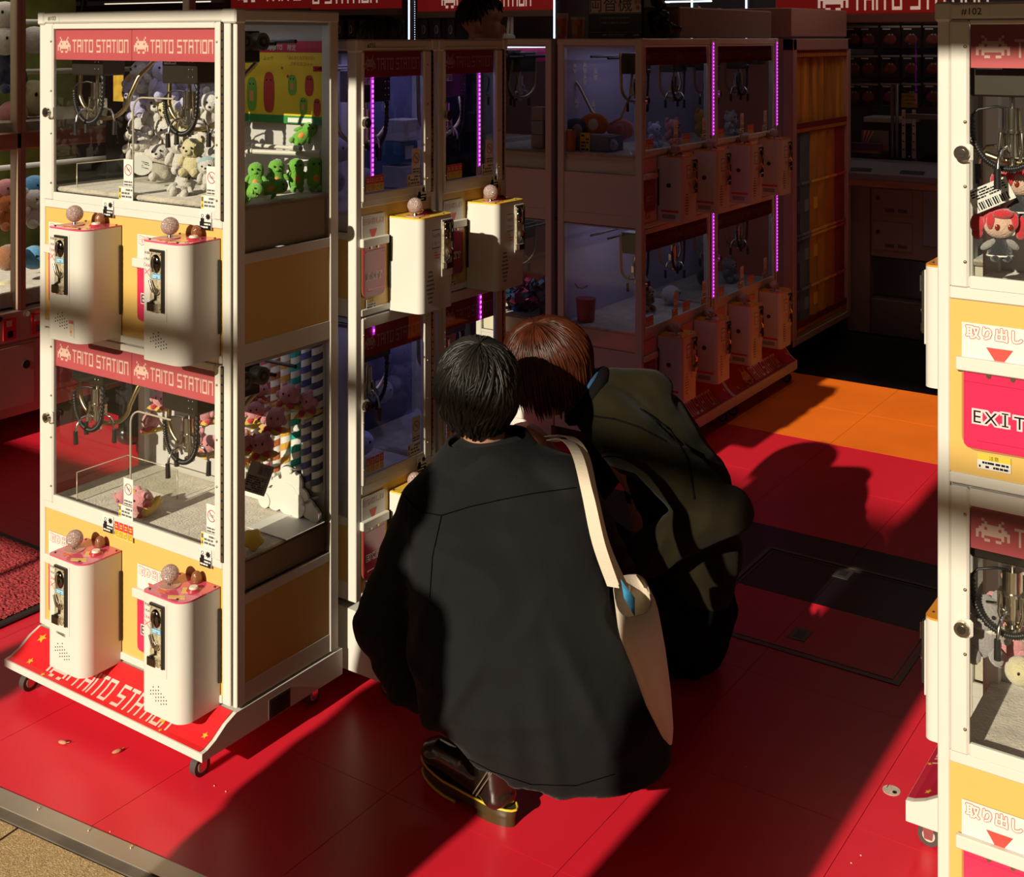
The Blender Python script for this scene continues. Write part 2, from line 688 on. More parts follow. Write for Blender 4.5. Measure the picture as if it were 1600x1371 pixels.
for x in (-6, 7):
    B().cyl((x, 0, -0.02), (x, 0, 5.05), 0.05).ob('post', BLK, pole)




sb = thing('shadow_banner', 'wide low banner on two posts added out of view to shade the floor', 'banner', (-4.15, -1.0, 0))  # added out of view to keep sun off the far-left floor
B().box(-.85, 0, 1.48, .80, .02, 1.74).ob('cloth', mat('shadow_banner_cloth', (.4, .1, .1), .8), sb)
for x in (-.85, .78):
    B().box(x, .0, -.02, x + .03, .03, 1.80).ob('post', mat('shadow_banner_cloth', (.4, .1, .1), .8), sb)

cl_ = thing('fill_light', 'flat square fill light added out of view over the aisle', 'light', (-1.75, 5.9, 2.70))  # unseen lamp added as fill for the dim machines down the aisle
B().bbox(-.3, -.3, .02, .3, .3, .068, .004).ob('housing', mat('fill_lamp_housing', (.5, .48, .45), .5), cl_)
B().box(-.28, -.28, .012, .28, .28, .02).ob('diffuser', mat('fill_lamp_diffuser', (1.0, .74, .60), emit=1.3), cl_)
ll = bpy.data.lights.new('fill_lamp', 'AREA')
ll.shape, ll.size, ll.energy, ll.color = 'SQUARE', 0.55, 2.2, (1.0, .70, .56)
lo = bpy.data.objects.new('fill_lamp', ll)
sc.collection.objects.link(lo)
lo.parent = cl_

# ------------------------------------------------------------------ people
SKIN = mat('skin', (0.50, 0.24, 0.15), 0.5, var=0.06, vs=20)
HAIRB = mat('black_hair', (0.011, 0.008, 0.005), 0.5, spec=0.45, var=0.5, vs=40)
HAIRR = mat('auburn_hair', (0.052, 0.0105, 0.0026), 0.40, spec=0.3, var=0.6, vs=30)
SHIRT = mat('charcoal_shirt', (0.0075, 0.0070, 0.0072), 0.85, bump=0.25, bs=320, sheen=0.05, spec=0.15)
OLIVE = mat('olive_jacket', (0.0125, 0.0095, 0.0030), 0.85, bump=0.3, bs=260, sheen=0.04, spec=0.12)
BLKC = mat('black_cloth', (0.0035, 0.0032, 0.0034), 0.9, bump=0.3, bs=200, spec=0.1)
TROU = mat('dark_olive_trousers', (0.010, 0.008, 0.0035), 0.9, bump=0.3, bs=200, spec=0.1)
LEA = mat('black_leather', (0.014, 0.010, 0.007), 0.2, coat=0.4, spec=0.7, bump=0.15, bs=40)


def blobmesh(name, parts, voxel, m, smooth=4, wr=None):
    """union of tapered limbs and ellipsoids as one continuous skin"""
    b = B()
    for p in parts:
        if p[0] == 'c':
            _, a, ra, q, rb = p
            a, q = V(a), V(q)
            b.sph(a, ra, 14, 10)
            b.sph(q, rb, 14, 10)
            if (q - a).length > 1e-5:
                b.cyl(a, q, ra, rb, 14)
        elif p[0] == 'e':
            b.sph(p[1], p[2], 18, 12, p[3] if len(p) > 3 else None)
        else:
            b.loft(p[1])
    me = b.me(name, m)
    o = place(name, me)
    r = o.modifiers.new('r', 'REMESH')
    r.mode = 'VOXEL'
    r.voxel_size = voxel
    if smooth:
        s = o.modifiers.new('s', 'SMOOTH')
        s.factor = 0.6
        s.iterations = smooth
    dg = bpy.context.evaluated_depsgraph_get()
    out = bpy.data.meshes.new_from_object(o.evaluated_get(dg))
    bpy.data.objects.remove(o)
    if wr:
        nrm = [v.normal.copy() for v in out.vertices]
        for v, n in zip(out.vertices, nrm):
            v.co += n * wr(v.co, n)
    out.polygons.foreach_set('use_smooth', [True] * len(out.polygons))
    if not out.materials:
        out.materials.append(m)
    out.name = name
    return out


def frame(f):
    f = V(f).normalized()
    r = f.cross(V((0, 0, 1))).normalized()
    return f, r, r.cross(f)


def headparts(C, f, s=1.0, up=None):
    f = V(f).normalized()
    up = V((0, 0, 1)) if up is None else V(up).normalized()
    r = f.cross(up).normalized()
    u = r.cross(f)
    R = Matrix((r, f, u)).transposed()
    g = lambda a, b, c: C + (r * a + f * b + u * c) * s
    P = [('e', g(0, -0.008, 0.03), (0.074 * s, 0.090 * s, 0.088 * s), R), ('e', g(0, 0.025, -0.035), (0.061 * s, 0.070 * s, 0.080 * s), R),
         ('e', g(0, 0.045, -0.095), (0.030 * s, 0.032 * s, 0.022 * s), R), ('e', g(0, 0.103, -0.03), (0.011 * s, 0.016 * s, 0.022 * s), R),
         ('e', g(0, 0.093, -0.066), (0.022 * s, 0.009 * s, 0.010 * s), R), ('e', g(0, 0.080, 0.025), (0.05 * s, 0.02 * s, 0.012 * s), R)]
    for sg in (-1, 1):
        P.append(('e', g(sg * 0.078, -0.005, -0.022), (0.010 * s, 0.020 * s, 0.033 * s), R))
        P.append(('e', g(sg * 0.085, -0.010, -0.010), (0.006 * s, 0.016 * s, 0.020 * s), R))
        P.append(('e', g(sg * 0.036, 0.072, -0.035), (0.022 * s, 0.02 * s, 0.02 * s), R))
    return P, g, R


def handparts(w, d, n, sg=1, s=1.0, curl=0.5):
    """wrist, direction of the fingers, palm normal: palm, four unequal bent fingers, a thumb off the side"""
    d = V(d).normalized()
    n = (V(n) - d * V(n).dot(d)).normalized()
    x = d.cross(n) * sg
    R = Matrix((x, d, n)).transposed()
    P = [('e', w + d * 0.045 * s, (0.040 * s, 0.052 * s, 0.017 * s), R)]
    for i, ln in enumerate((0.068, 0.078, 0.072, 0.056)):
        o = (-0.029 + 0.0193 * i) * s
        p = w + d * 0.082 * s + x * o
        a = 0.25 + curl * 0.4
        for k in range(3):
            dd = d * math.cos(a) + n * math.sin(a)
            q = p + dd * ln * s * (0.45, 0.32, 0.23)[k]
            P.append(('c', p, (0.0092 - 0.0008 * k) * s, q, (0.0086 - 0.0009 * k) * s))
            p = q
            a += curl
    p = w + d * 0.025 * s - x * 0.028 * s
    for k in range(3):
        dd = (d * (0.55 + 0.2 * k) - x * (0.75 - 0.3 * k) + n * 0.35).normalized()
        q = p + dd * 0.032 * s
        P.append(('c', p, (0.0115 - 0.001 * k) * s, q, (0.0105 - 0.001 * k) * s))
        p = q
    return P


def bodyparts(J, s=1.0):
    """J: joints by name -> skin parts and the head frame"""
    P, g, R = headparts(J['head'], J['face'], s, J.get('up'))
    P += [('c', J['pelvis'], .110 * s, J['chest'], .100 * s), ('c', J['chest'], .10 * s, J['neck'], .055 * s), ('c', J['neck'], .052 * s, J['head'] - V((0, 0, .03 * s)), .050 * s)]
    for k in 'LR':
        P += [('c', J['neck'] * 0.6 + J['sh' + k] * 0.4, .06 * s, J['sh' + k], .055 * s), ('c', J['sh' + k], .052 * s, J['el' + k], .038 * s), ('c', J['el' + k], .039 * s, J['wr' + k], .025 * s)]
        P += [('c', J['pelvis'] * 0.4 + J['hip' + k] * 0.6, .10 * s, J['hip' + k], .085 * s), ('c', J['hip' + k], .082 * s, J['kn' + k], .055 * s), ('c', J['kn' + k], .054 * s, J['an' + k], .036 * s),
              ('c', J['an' + k], .036 * s, J['to' + k], .028 * s)]
        P += handparts(J['wr' + k], J.get('hd' + k, J['wr' + k] - J['el' + k]), J.get('hn' + k, V((0, 0, -1))), 1 if k == 'L' else -1, s)
    return P, g


def hairlocks(name, m, C, up, f, rad, N, lat, hang, parent, seed=1, thick=0.006, flow=0.0, jitter=0.25, face_open=0.0, low=1.9, drop=None, shag=0.045):
    """a cap plus tapered locks running from the crown down over the skull"""
    rg = random.Random(seed)
    up = V(up).normalized()
    f = (V(f) - up * V(f).dot(up)).normalized()
    r = f.cross(up)
    b = B()
    rx, ry, rz = rad

    def P(th, ph, k=1.0):
        return C + (r * math.sin(ph) * math.sin(th) * rx + f * math.cos(ph) * math.sin(th) * ry + up * math.cos(th) * rz) * k
    n, mrows = 28, 9
    vs = []
    for j in range(mrows + 1):
        for i in range(n):
            ph = 2 * PI * i / n
            fr = max(0, math.cos(ph))
            tm = low - face_open * fr ** 0.7
            vs.append(P(tm * j / mrows, ph, 0.985))
    fs = [(j * n + i, j * n + (i + 1) % n, (j + 1) * n + (i + 1) % n, (j + 1) * n + i) for j in range(mrows) for i in range(n)]
    b.add(vs, fs, 0, True)
    g = V((0, 0, -1)) if drop is None else V(drop).normalized()
    for q in range(N):
        ph = rg.uniform(0, 2 * PI)
        fr = max(0, math.cos(ph))
        tm = (lat - face_open * fr ** 0.7) * rg.uniform(0.62, 1.0)
        t0 = rg.uniform(0.0, 0.55) * tm
        sw = rg.uniform(-1, 1) * jitter + flow
        k0 = 1.0 + rg.uniform(0.0, shag)
        pts = []
        S = 7
        for i in range(S):
            t = i / (S - 1)
            th_ = t0 + (tm - t0) * t
            pts.append(P(th_, ph + sw * t, k0 + 0.05 * math.sin(PI * t) * rg.uniform(0.3, 1) + 0.02 * t))
        e = pts[-1] - pts[-2]
        if hang:
            h = hang * rg.uniform(0.6, 1.05)
            d = (e.normalized() * 0.5 + g).normalized()
            for i in range(1, 5):
                pts.append(pts[S - 1] + d * h * i / 4 + (C - pts[S - 1]).normalized() * 0.012 * (i / 4) ** 2)
        w = thick * rg.uniform(0.6, 1.2)
        L = len(pts)
        b.tube(pts, [w * (0.35 + 0.65 * math.sin(PI * min(1, (i + 0.8) / L) * 0.9)) if i < L - 1 else w * 0.12 for i in range(L)], 4, cap=False)
    return b.ob(name, m, parent)


def wrinkle(amp, sx=(6, 6, 11), seed=0.0):
    def fn(co, n):
        q = V((co.x * sx[0] + seed, co.y * sx[1], co.z * sx[2]))
        w = noise.noise(q + V((noise.noise(q * 0.7), noise.noise(q * 0.6 + V((3, 1, 2))), 0)) * 1.4)
        return amp * (1 - abs(w) * 2.6) * 0.8 + amp * 0.4 * noise.noise(q * 2.7)
    return fn


def eyes(g, parent, s=1.0):
    for sg in (-1, 1):
        B().sph(g(sg * 0.032, 0.083, -0.012), 0.0115 * s, 10, 7).ob('eye', mat('eye_white', (0.6, 0.55, 0.5), 0.2), parent)


def boot(ax, heel, name, parent, flip=1):
    """leather boot lying along ax from the heel point, with a ridged sole and a yellow welt seam"""
    ax = V((ax[0], ax[1], 0)).normalized()
    sd_ = V((-ax.y, ax.x, 0)) * flip
    T = lambda t, w, z: V((heel.x, heel.y, 0)) + ax * t + sd_ * w + V((0, 0, z))

    def outline(k=1.0):
        pts = []
        for i in range(28):
            a = 2 * PI * i / 28
            t = 0.135 - 0.142 * math.cos(a)
            w = (0.036 + 0.013 * (t / 0.28)) * math.sin(a) * (1.0 if abs(t - 0.11) > 0.04 else 0.92)
            pts.append((t, w * k))
        return pts
    ol = outline()
    b = B()
    rings = []
    for z, k in ((0.016, 1.0), (0.034, 1.03), (0.036, 1.0)):
        rings.append([T(0.135 + (t - 0.135) * k, w * k, z) for t, w in ol])
    b.loft(rings)
    hb = [(t, w) for t, w in ol if t < 0.085]
    hb = sorted([p for p in hb if p[1] >= 0], key=lambda p: p[0], reverse=True) + sorted([p for p in hb if p[1] < 0], key=lambda p: p[0])
    b.loft([[T(t, w * 0.97, 0.0) for t, w in hb], [T(t, w, 0.02) for t, w in hb]])
    fo = [(t, w) for t, w in ol if t > 0.115]
    fo = sorted([p for p in fo if p[1] >= 0], key=lambda p: p[0]) + sorted([p for p in fo if p[1] < 0], key=lambda p: p[0], reverse=True)
    b.loft([[T(t, w * 0.97, 0.002) for t, w in fo], [T(t, w, 0.02) for t, w in fo]])
    root = b.ob(name, mat('rubber_sole', (0.05, 0.035, 0.012), 0.28, spec=0.6), parent)
    q = [T(0.135 + (t - 0.135) * 1.035, w * 1.05, 0.037) for t, w in ol]
    B().tube(q + [q[0]], 0.0026, 6).ob('welt_seam', mat('yellow_welt', (0.66, 0.45, 0.03), 0.45), root)
    q = [T(0.135 + (t - 0.135) * 1.01, w * 1.02, 0.006) for t, w in fo]
    B().tube(q, 0.0035, 6).ob('sole_edge', mat('yellow_welt', (0.66, 0.45, 0.03), 0.45), root)
    P = [('c', T(0.045, 0, 0.07), 0.040, T(0.06, 0, 0.17), 0.047), ('c', T(0.045, 0, 0.062), 0.038, T(0.13, 0, 0.062), 0.040), ('c', T(0.13, 0, 0.060), 0.040, T(0.225, 0, 0.055), 0.036),
         ('e', T(0.235, 0, 0.058), (0.042, 0.042, 0.026)), ('e', T(0.04, 0, 0.05), (0.040, 0.040, 0.03))]
    up = place('boot_upper', blobmesh('boot_upper', P, 0.006, LEA, 5), root)
    for w in (-1, 1):
        b = B()
        b.tube([T(0.012, w * 0.022, 0.14), T(0.03, w * 0.043, 0.10), T(0.06, w * 0.047, 0.055)], 0.0016, 5)
        b.tube([T(0.022, w * 0.026, 0.14), T(0.04, w * 0.045, 0.10), T(0.07, w * 0.047, 0.055)], 0.0016, 5)
        b.ob('stitching', mat('stitch', (0.12, 0.09, 0.05), 0.6), root)
    B().tube([T(0.008, 0, 0.165), T(-0.014, 0, 0.185), T(-0.016, 0, 0.15), T(0.004, 0, 0.13)], 0.005, 5).ob('pull_loop', LEA, root)
    return root


# ---- crouching man, seen from behind
man = thing('person', 'man with short black hair crouching in a charcoal overshirt, back to us, seen from behind', 'person', (-1.45, 2.15, 0))
MO = -V((-1.45, 2.15, 0))
J = dict(pelvis=PX(825, 1060, 2.68), chest=PX(785, 835, 2.83), neck=PX(762, 712, 2.86), head=PX(746, 618, 2.885), face=V((-0.72, 0.66, -0.22)), up=V((-0.12, 0.10, 1)),
         shL=PX(668, 790, 2.78), shR=PX(885, 755, 2.80), elL=PX(600, 980, 2.76), elR=PX(955, 905, 2.92), wrL=PX(620, 925, 3.0), wrR=PX(800, 930, 3.0),
         hipL=PX(765, 1085, 2.64), hipR=PX(890, 1080, 2.66), knL=PX(660, 900, 2.93), knR=PX(955, 930, 2.90), anL=PX(765, 1200, 2.64), anR=PX(925, 1170, 2.70), toL=PX(705, 1215, 2.76), toR=PX(930, 1120, 2.92))
J = {k: (v + MO if k not in ('face', 'up') else v) for k, v in J.items()}
P, g = bodyparts(J)
bo = place('body', blobmesh('body', P, 0.0065, SKIN, 3), man)
eyes(g, man)


def PM(px, py, d):
    return PX(px, py, d) + MO


FW = V((-SS, CC, 0))
RT = V((CC, SS, 0))


def rg_(px, py, d, hw, hd, sag=0.0, n=36, yaw=0.0, skew=0.0, tl=0.0):
    """a horizontal ring round the body; hw in pixels at that depth, hd in metres; sag lowers the side nearest the lens"""
    c = PM(px, py, d)
    w = hw * d / 1908
    out = []
    for i in range(n):
        a = 2 * PI * i / n
        ca, sa = math.cos(a), math.sin(a)
        p = 2.4
        x = math.copysign(abs(ca) ** (2 / p), ca)
        y = math.copysign(abs(sa) ** (2 / p), sa)
        q = c + RT * x * w + FW * (y * hd + skew * x * w) + V((0, 0, min(0, y) * sag * (1 - 0.35 * abs(x)) + tl * x * w))
        out.append(q)
    return out


tor = [rg_(765, 690, 2.83, 48, 0.066), rg_(768, 722, 2.82, 84, 0.085, 0.02), rg_(774, 752, 2.80, 128, 0.10, 0.03), rg_(778, 790, 2.775, 147, 0.125, 0.03),
       rg_(788, 870, 2.74, 152, 0.155), rg_(800, 950, 2.70, 158, 0.17), rg_(818, 1030, 2.67, 175, 0.18), rg_(842, 1080, 2.66, 188, 0.180, 0.01, tl=-.03), rg_(860, 1115, 2.65, 186, 0.175, 0.025, tl=-.10), rg_(874, 1142, 2.65, 172, 0.165, 0.045, tl=-.16)]
SP = [('l', tor), ('c', J['shL'] + V((0, 0, -0.01)), .068, J['elL'] + PM(592, 975, 2.70) * 0 + V((0, 0, 0)), .070), ('c', J['elL'], .070, J['elL'] * .35 + J['wrL'] * .65, .055),
      ('c', J['shR'] + V((0, 0, -0.02)), .066, J['elR'], .062), ('c', J['elR'], .060, J['elR'] * .4 + J['wrR'] * .6, .05),
      ('c', J['elL'] + RT * 0.03 - V((0, 0, .06)), .060, PM(655, 1070, 2.74), .06),
      ('c', J['neck'] * 0.5 + J['shL'] * .5 + V((0, 0, .0)), .06, J['shL'], .062), ('c', J['neck'] * 0.5 + J['shR'] * .5, .06, J['shR'], .06)]


def shirtwr(co, n):
    base = wrinkle(0.006, (5, 5, 9))(co, n)
    d = co - J['chest']
    u = d.dot(RT)
    z = d.z
    fold = 0.0
    for (u0, z0, du, dz, wd_, am) in ((-0.12, -0.25, 0.30, 0.42, 0.016, 0.012), (-0.17, -0.12, 0.2, 0.6, 0.014, 0.011), (0.10, -0.30, -0.12, 0.6, 0.022, 0.010), (0.17, -0.2, -0.25, 0.5, 0.018, 0.012), (-0.05, -0.4, 0.05, 0.6, 0.025, 0.009), (-0.2, -0.3, 0.5, 0.25, 0.014, 0.012), (0.03, -0.36, -0.06, 0.5, 0.02, 0.008)):
        L = math.hypot(du, dz)
        a = ((u - u0) * du + (z - z0) * dz) / L
        c_ = ((u - u0) * dz - (z - z0) * du) / L
        if -0.16 < a < 0.16:
            fold += am * math.exp(-(c_ / wd_) ** 2) * math.cos(a / 0.16 * PI / 2)
    return base + fold * 1.1


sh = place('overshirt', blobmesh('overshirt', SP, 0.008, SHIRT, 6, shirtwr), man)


def project(ob, p, d, lift=0.002):
    from mathutils.bvhtree import BVHTree
    key = ob.data.name
    if key not in MESH:
        MESH[key] = BVHTree.FromPolygons([v.co.copy() for v in ob.data.vertices], [list(q.vertices) for q in ob.data.polygons])
    h = MESH[key].ray_cast(p - d * 1.0, d)
    return h[0] + h[1] * lift if h[0] else None


def seam(ob, pix, dep, r=0.0018, m=None, name='seam', lift=0.0008):
    pts = []
    for (x0, y0), (x1, y1) in zip(pix, pix[1:]):
        for k in range(9):
            x, y = x0 + (x1 - x0) * k / 8, y0 + (y1 - y0) * k / 8
            p = PM(x, y, dep)
            d = (p - (V((0, 0, 1.65)) + MO)).normalized()
            q = project(ob, p, d, lift)
            if q:
                pts.append(q)
    if len(pts) > 2:
        B().tube(pts, r, 5).ob(name, m or SHIRT, ob)


STC = mat('shirt_stitch', (0.003, 0.003, 0.003), 0.95, spec=0.0)
seam(sh, [(690, 806), (735, 792), (780, 782), (830, 772), (900, 762)], 2.7, 0.0013, STC, 'yoke_seam')
seam(sh, [(628, 770), (655, 800), (690, 806)], 2.7, 0.0012, STC, 'shoulder_seam')
seam(sh, [(690, 806), (676, 870), (672, 935)], 2.7, 0.0012, STC, 'armhole_seam')
seam(sh, [(720, 1180), (770, 1206), (830, 1226), (900, 1228), (960, 1210)], 2.6, 0.0010, STC, 'hem_stitch')
cl = B()
r0 = rg_(764, 715, 2.835, 78, 0.086, 0.0, 32, tl=.03)
r1 = rg_(762, 686, 2.845, 60, 0.074, -0.004, 32, tl=.12)
r2 = rg_(764, 716, 2.833, 88, 0.098, 0.030, 32, tl=.02)
cl.loft([r0, r1, [p + V((0, 0, 0.004)) + (p - PM(762, 690, 2.84)) * 0.06 for p in r1], r2], cap=False)
cl.ob('collar', SHIRT, man)
TP = []
for k in 'LR':
    TP += [('c', J['hip' + k], .100, J['kn' + k], .072), ('c', J['kn' + k], .072, J['an' + k] + V((0, 0, .03)), .060)]
TP += [('c', J['hipL'], .12, J['hipR'], .12)]
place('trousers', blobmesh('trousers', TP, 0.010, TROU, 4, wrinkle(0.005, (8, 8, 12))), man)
hl = on_z(800, 1290) + MO
boot(RT * -0.70 + FW * 0.72, hl, 'boot', man, 1)
hr = on_z(930, 1228) + MO
boot(FW * 0.95 + RT * 0.3, hr, 'boot', man, -1)
hairlocks('hair', HAIRB, J['head'] + V((0, 0, .022)) - V((-0.72, 0.66, 0)) * 0.004, (0.16, -0.14, 1), J['face'], (0.092, 0.107, 0.103), 900, 2.25, 0.034, man, 3, 0.0052, 0.30, 0.9, 0.85, 1.80, shag=0.085)

# ---- crouching woman beyond him
wom = thing('person', 'woman with a straight auburn bob crouching in a dark olive jacket beside the man', 'person', (-1.42, 2.90, 0))
MO = -V((-1.42, 2.90, 0))
PX0 = PX


def PX(px, py, d):
    return PX0(px, py, d * 1.05)


K = dict(pelvis=PX(1075, 950, 3.08), chest=PX(1030, 745, 3.07), neck=PX(922, 622, 3.06), head=PX(862, 575, 3.07), face=V((-0.86, -0.10, -0.55)), up=V((-0.52, -0.12, 0.85)),
         shL=PX(965, 665, 3.20), shR=PX(990, 690, 2.95), elL=PX(900, 800, 3.24), elR=PX(1120, 795, 2.93), wrL=PX(868, 716, 3.10), wrR=PX(985, 880, 2.86),
         hdL=V((-0.5, -0.2, 0.75)), hnL=V((-0.6, -0.4, -0.5)),
         hipL=PX(1060, 955, 3.18), hipR=PX(1070, 985, 3.0), knL=PX(900, 830, 3.24), knR=PX(900, 860, 3.0), anL=PX(985, 1015, 3.2), anR=PX(1000, 1050, 3.03), toL=PX(920, 1020, 3.24), toR=PX(935, 1065, 3.07))
K = {k: (v + MO if k not in ('face', 'up', 'hdL', 'hnL') else v) for k, v in K.items()}
P, g = bodyparts(K, 0.98)
place('body', blobmesh('body', P, 0.0065, SKIN, 3), wom)
eyes(g, wom, 0.95)
WP = [('c', K['neck'] + V((0.02, 0, -.02)), .062, PM(1005, 668, 3.07), .120), ('c', PM(1005, 668, 3.07), .120, PM(1062, 765, 3.08), .135), ('c', PM(1062, 765, 3.08), .135, PM(1078, 860, 3.06), .135),
      ('c', PM(1078, 860, 3.06), .12, PM(1082, 905, 3.04), .11),
      ('c', K['shR'], .075, K['elR'], .068), ('c', K['elR'] + RT * 0.03, .062, K['wrR'], .05), ('c', K['shL'], .075, K['elL'], .06), ('c', K['elL'], .058, K['elL'] * .3 + K['wrL'] * .7, .042),
      ('c', PM(1020, 610, 3.06), .05, PM(960, 610, 3.06), .055), ('c', K['neck'] * .8 + K['shR'] * .2, .072, K['shR'], .080), ('c', K['neck'] * .8 + K['shL'] * .2, .072, K['shL'], .078)]
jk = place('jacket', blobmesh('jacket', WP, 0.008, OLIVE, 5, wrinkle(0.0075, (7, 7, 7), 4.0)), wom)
seam(jk, [(1000, 640), (1045, 670), (1075, 720), (1085, 780)], 2.95, 0.003, BLKC, 'sleeve_seam')
seam(jk, [(925, 650), (960, 655), (1000, 668), (1040, 690)], 2.95, 0.0025, BLKC, 'yoke_seam')
ax_ = (K['head'] - K['neck']).normalized()
o1 = ax_.orthogonal().normalized()
o2 = ax_.cross(o1)
B().tube([K['neck'] + ax_ * .008 + (o1 * math.cos(a) + o2 * math.sin(a)) * .072 for a in [2 * PI * i / 24 for i in range(25)]], .019, 8).ob('collar', BLKC, wom)
B().tube([K['neck'] + ax_ * .026 + (o1 * math.cos(a) + o2 * math.sin(a)) * .064 for a in [2 * PI * i / 24 for i in range(25)]], .010, 8).ob('blue_collar', mat('blue_knit', (0.01, 0.05, 0.12), 0.8), wom)
TP = [('c', K['hipL'], .115, K['hipR'], .115)]
for k in 'LR':
    TP += [('c', K['hip' + k], .105, K['kn' + k], .078), ('c', K['kn' + k], .078, K['an' + k], .075)]
TP += [('c', K['pelvis'], .13, PM(1060, 1000, 3.08), .11)]
place('skirt', blobmesh('skirt', TP, 0.010, BLKC, 4, wrinkle(0.006, (8, 8, 10), 2)), wom)
for k, h in (('L', (1010, 1052, 3.2)), ('R', (1035, 1085, 3.03))):
    an = on_z(h[0], h[1] - 22) + MO
    boot(RT * -0.95 + FW * 0.2, an, 'shoe', wom, 1)
hairlocks('hair', HAIRR, K['head'] + K['up'].normalized() * 0.022, K['up'] + V((0.35, -0.25, 0.2)), K['face'], (0.102, 0.116, 0.108), 1300, 1.75, 0.105, wom, 5, 0.0036, 0.0, 0.10, 0.55, 1.6, drop=(0.10, -0.05, -1))

PX = PX0
# ---- tote bag on the man's shoulder
tote = thing('tote_bag', 'cream canvas tote bag hanging from the crouching man\'s right shoulder', 'bag', (-1.3, 2.3, 0))
MO = -V((-1.3, 2.3, 0))
CAN = mat('canvas', (0.60, 0.50, 0.38), 0.85, bump=0.4, bs=400)


def ribbon(pts, w, wdir, t=0.002):
    rings = []
    for p in pts:
        rings.append([p - wdir * w / 2 - FW * 0, p + wdir * w / 2, p + wdir * w / 2 + V((0, 0, t)), p - wdir * w / 2 + V((0, 0, t))])
    return rings


def catm(pts, n=6):
    out = []
    for i in range(len(pts) - 1):
        p0, p1, p2, p3 = pts[max(i - 1, 0)], pts[i], pts[i + 1], pts[min(i + 2, len(pts) - 1)]
        for k in range(n):
            t = k / n
            out.append(0.5 * ((2 * p1) + (p2 - p0) * t + (2 * p0 - 5 * p1 + 4 * p2 - p3) * t * t + (3 * p1 - p0 - 3 * p2 + p3) * t ** 3))
    out.append(pts[-1])
    return out


shm = sh
so_ = V((-1.45, 2.15, 0)) + MO


def strap(pp, w):
    return B().loft(ribbon(catm([PM(*p) for p in pp]), w, RT * 0.93 - FW * 0.36), sm=False)


S1 = [(862, 690, 2.86), (884, 689, 2.79), (902, 712, 2.70), (917, 770, 2.62), (934, 850, 2.58), (958, 918, 2.57)]
S2 = [(858, 684, 2.88), (890, 684, 2.81), (912, 712, 2.74), (926, 775, 2.67), (944, 850, 2.635), (972, 915, 2.62)]
tr_ = strap(S1, 0.026).ob('strap', CAN, tote)
strap(S2, 0.026).ob('strap', CAN, tote)


def brg(px, py, d, lw, fw, n=24, tilt=0.0):
    c = PM(px, py, d)
    out = []
    for i in range(n):
        a = 2 * PI * i / n
        x = math.copysign(abs(math.cos(a)) ** 0.7, math.cos(a))
        y = math.copysign(abs(math.sin(a)) ** 0.7, math.sin(a))
        out.append(c + RT * (x * lw) + FW * (y * fw + x * lw * 0.9) + V((0, 0, tilt * x * lw)))
    return out


bag = B()
outer = [brg(988, 930, 2.62, 0.042, 0.10, tilt=-0.25), brg(997, 965, 2.61, 0.047, 0.12), brg(1010, 1010, 2.61, 0.040, 0.13), brg(1022, 1060, 2.61, 0.032, 0.13), brg(1034, 1105, 2.61, 0.018, 0.12), brg(1038, 1118, 2.61, 0.008, 0.11)]
inner = [[p + (sum(r, V()) / len(r) - p) * 0.06 for p in r] for r in outer[:3]]
bag.loft(inner[::-1] + outer)
bag.ob('bag_body', CAN, tote)
pb = B()
pa = [PM(970, 906, 2.545), PM(992, 935, 2.535), PM(992, 965, 2.530), PM(975, 935, 2.54)]
pb.quad(*pa)
pb.quad(*[p + FW * 0.002 for p in pa[::-1]])
pz = pb.ob('printed_patch', mat('blue_print', (0.03, 0.28, 0.52), 0.6, var=0.5, vs=60), tote)
B().box(0, 0, 0, 0.006, 0.002, 0.012).ob('tag', CAN, tote, PM(983, 925, 2.53))


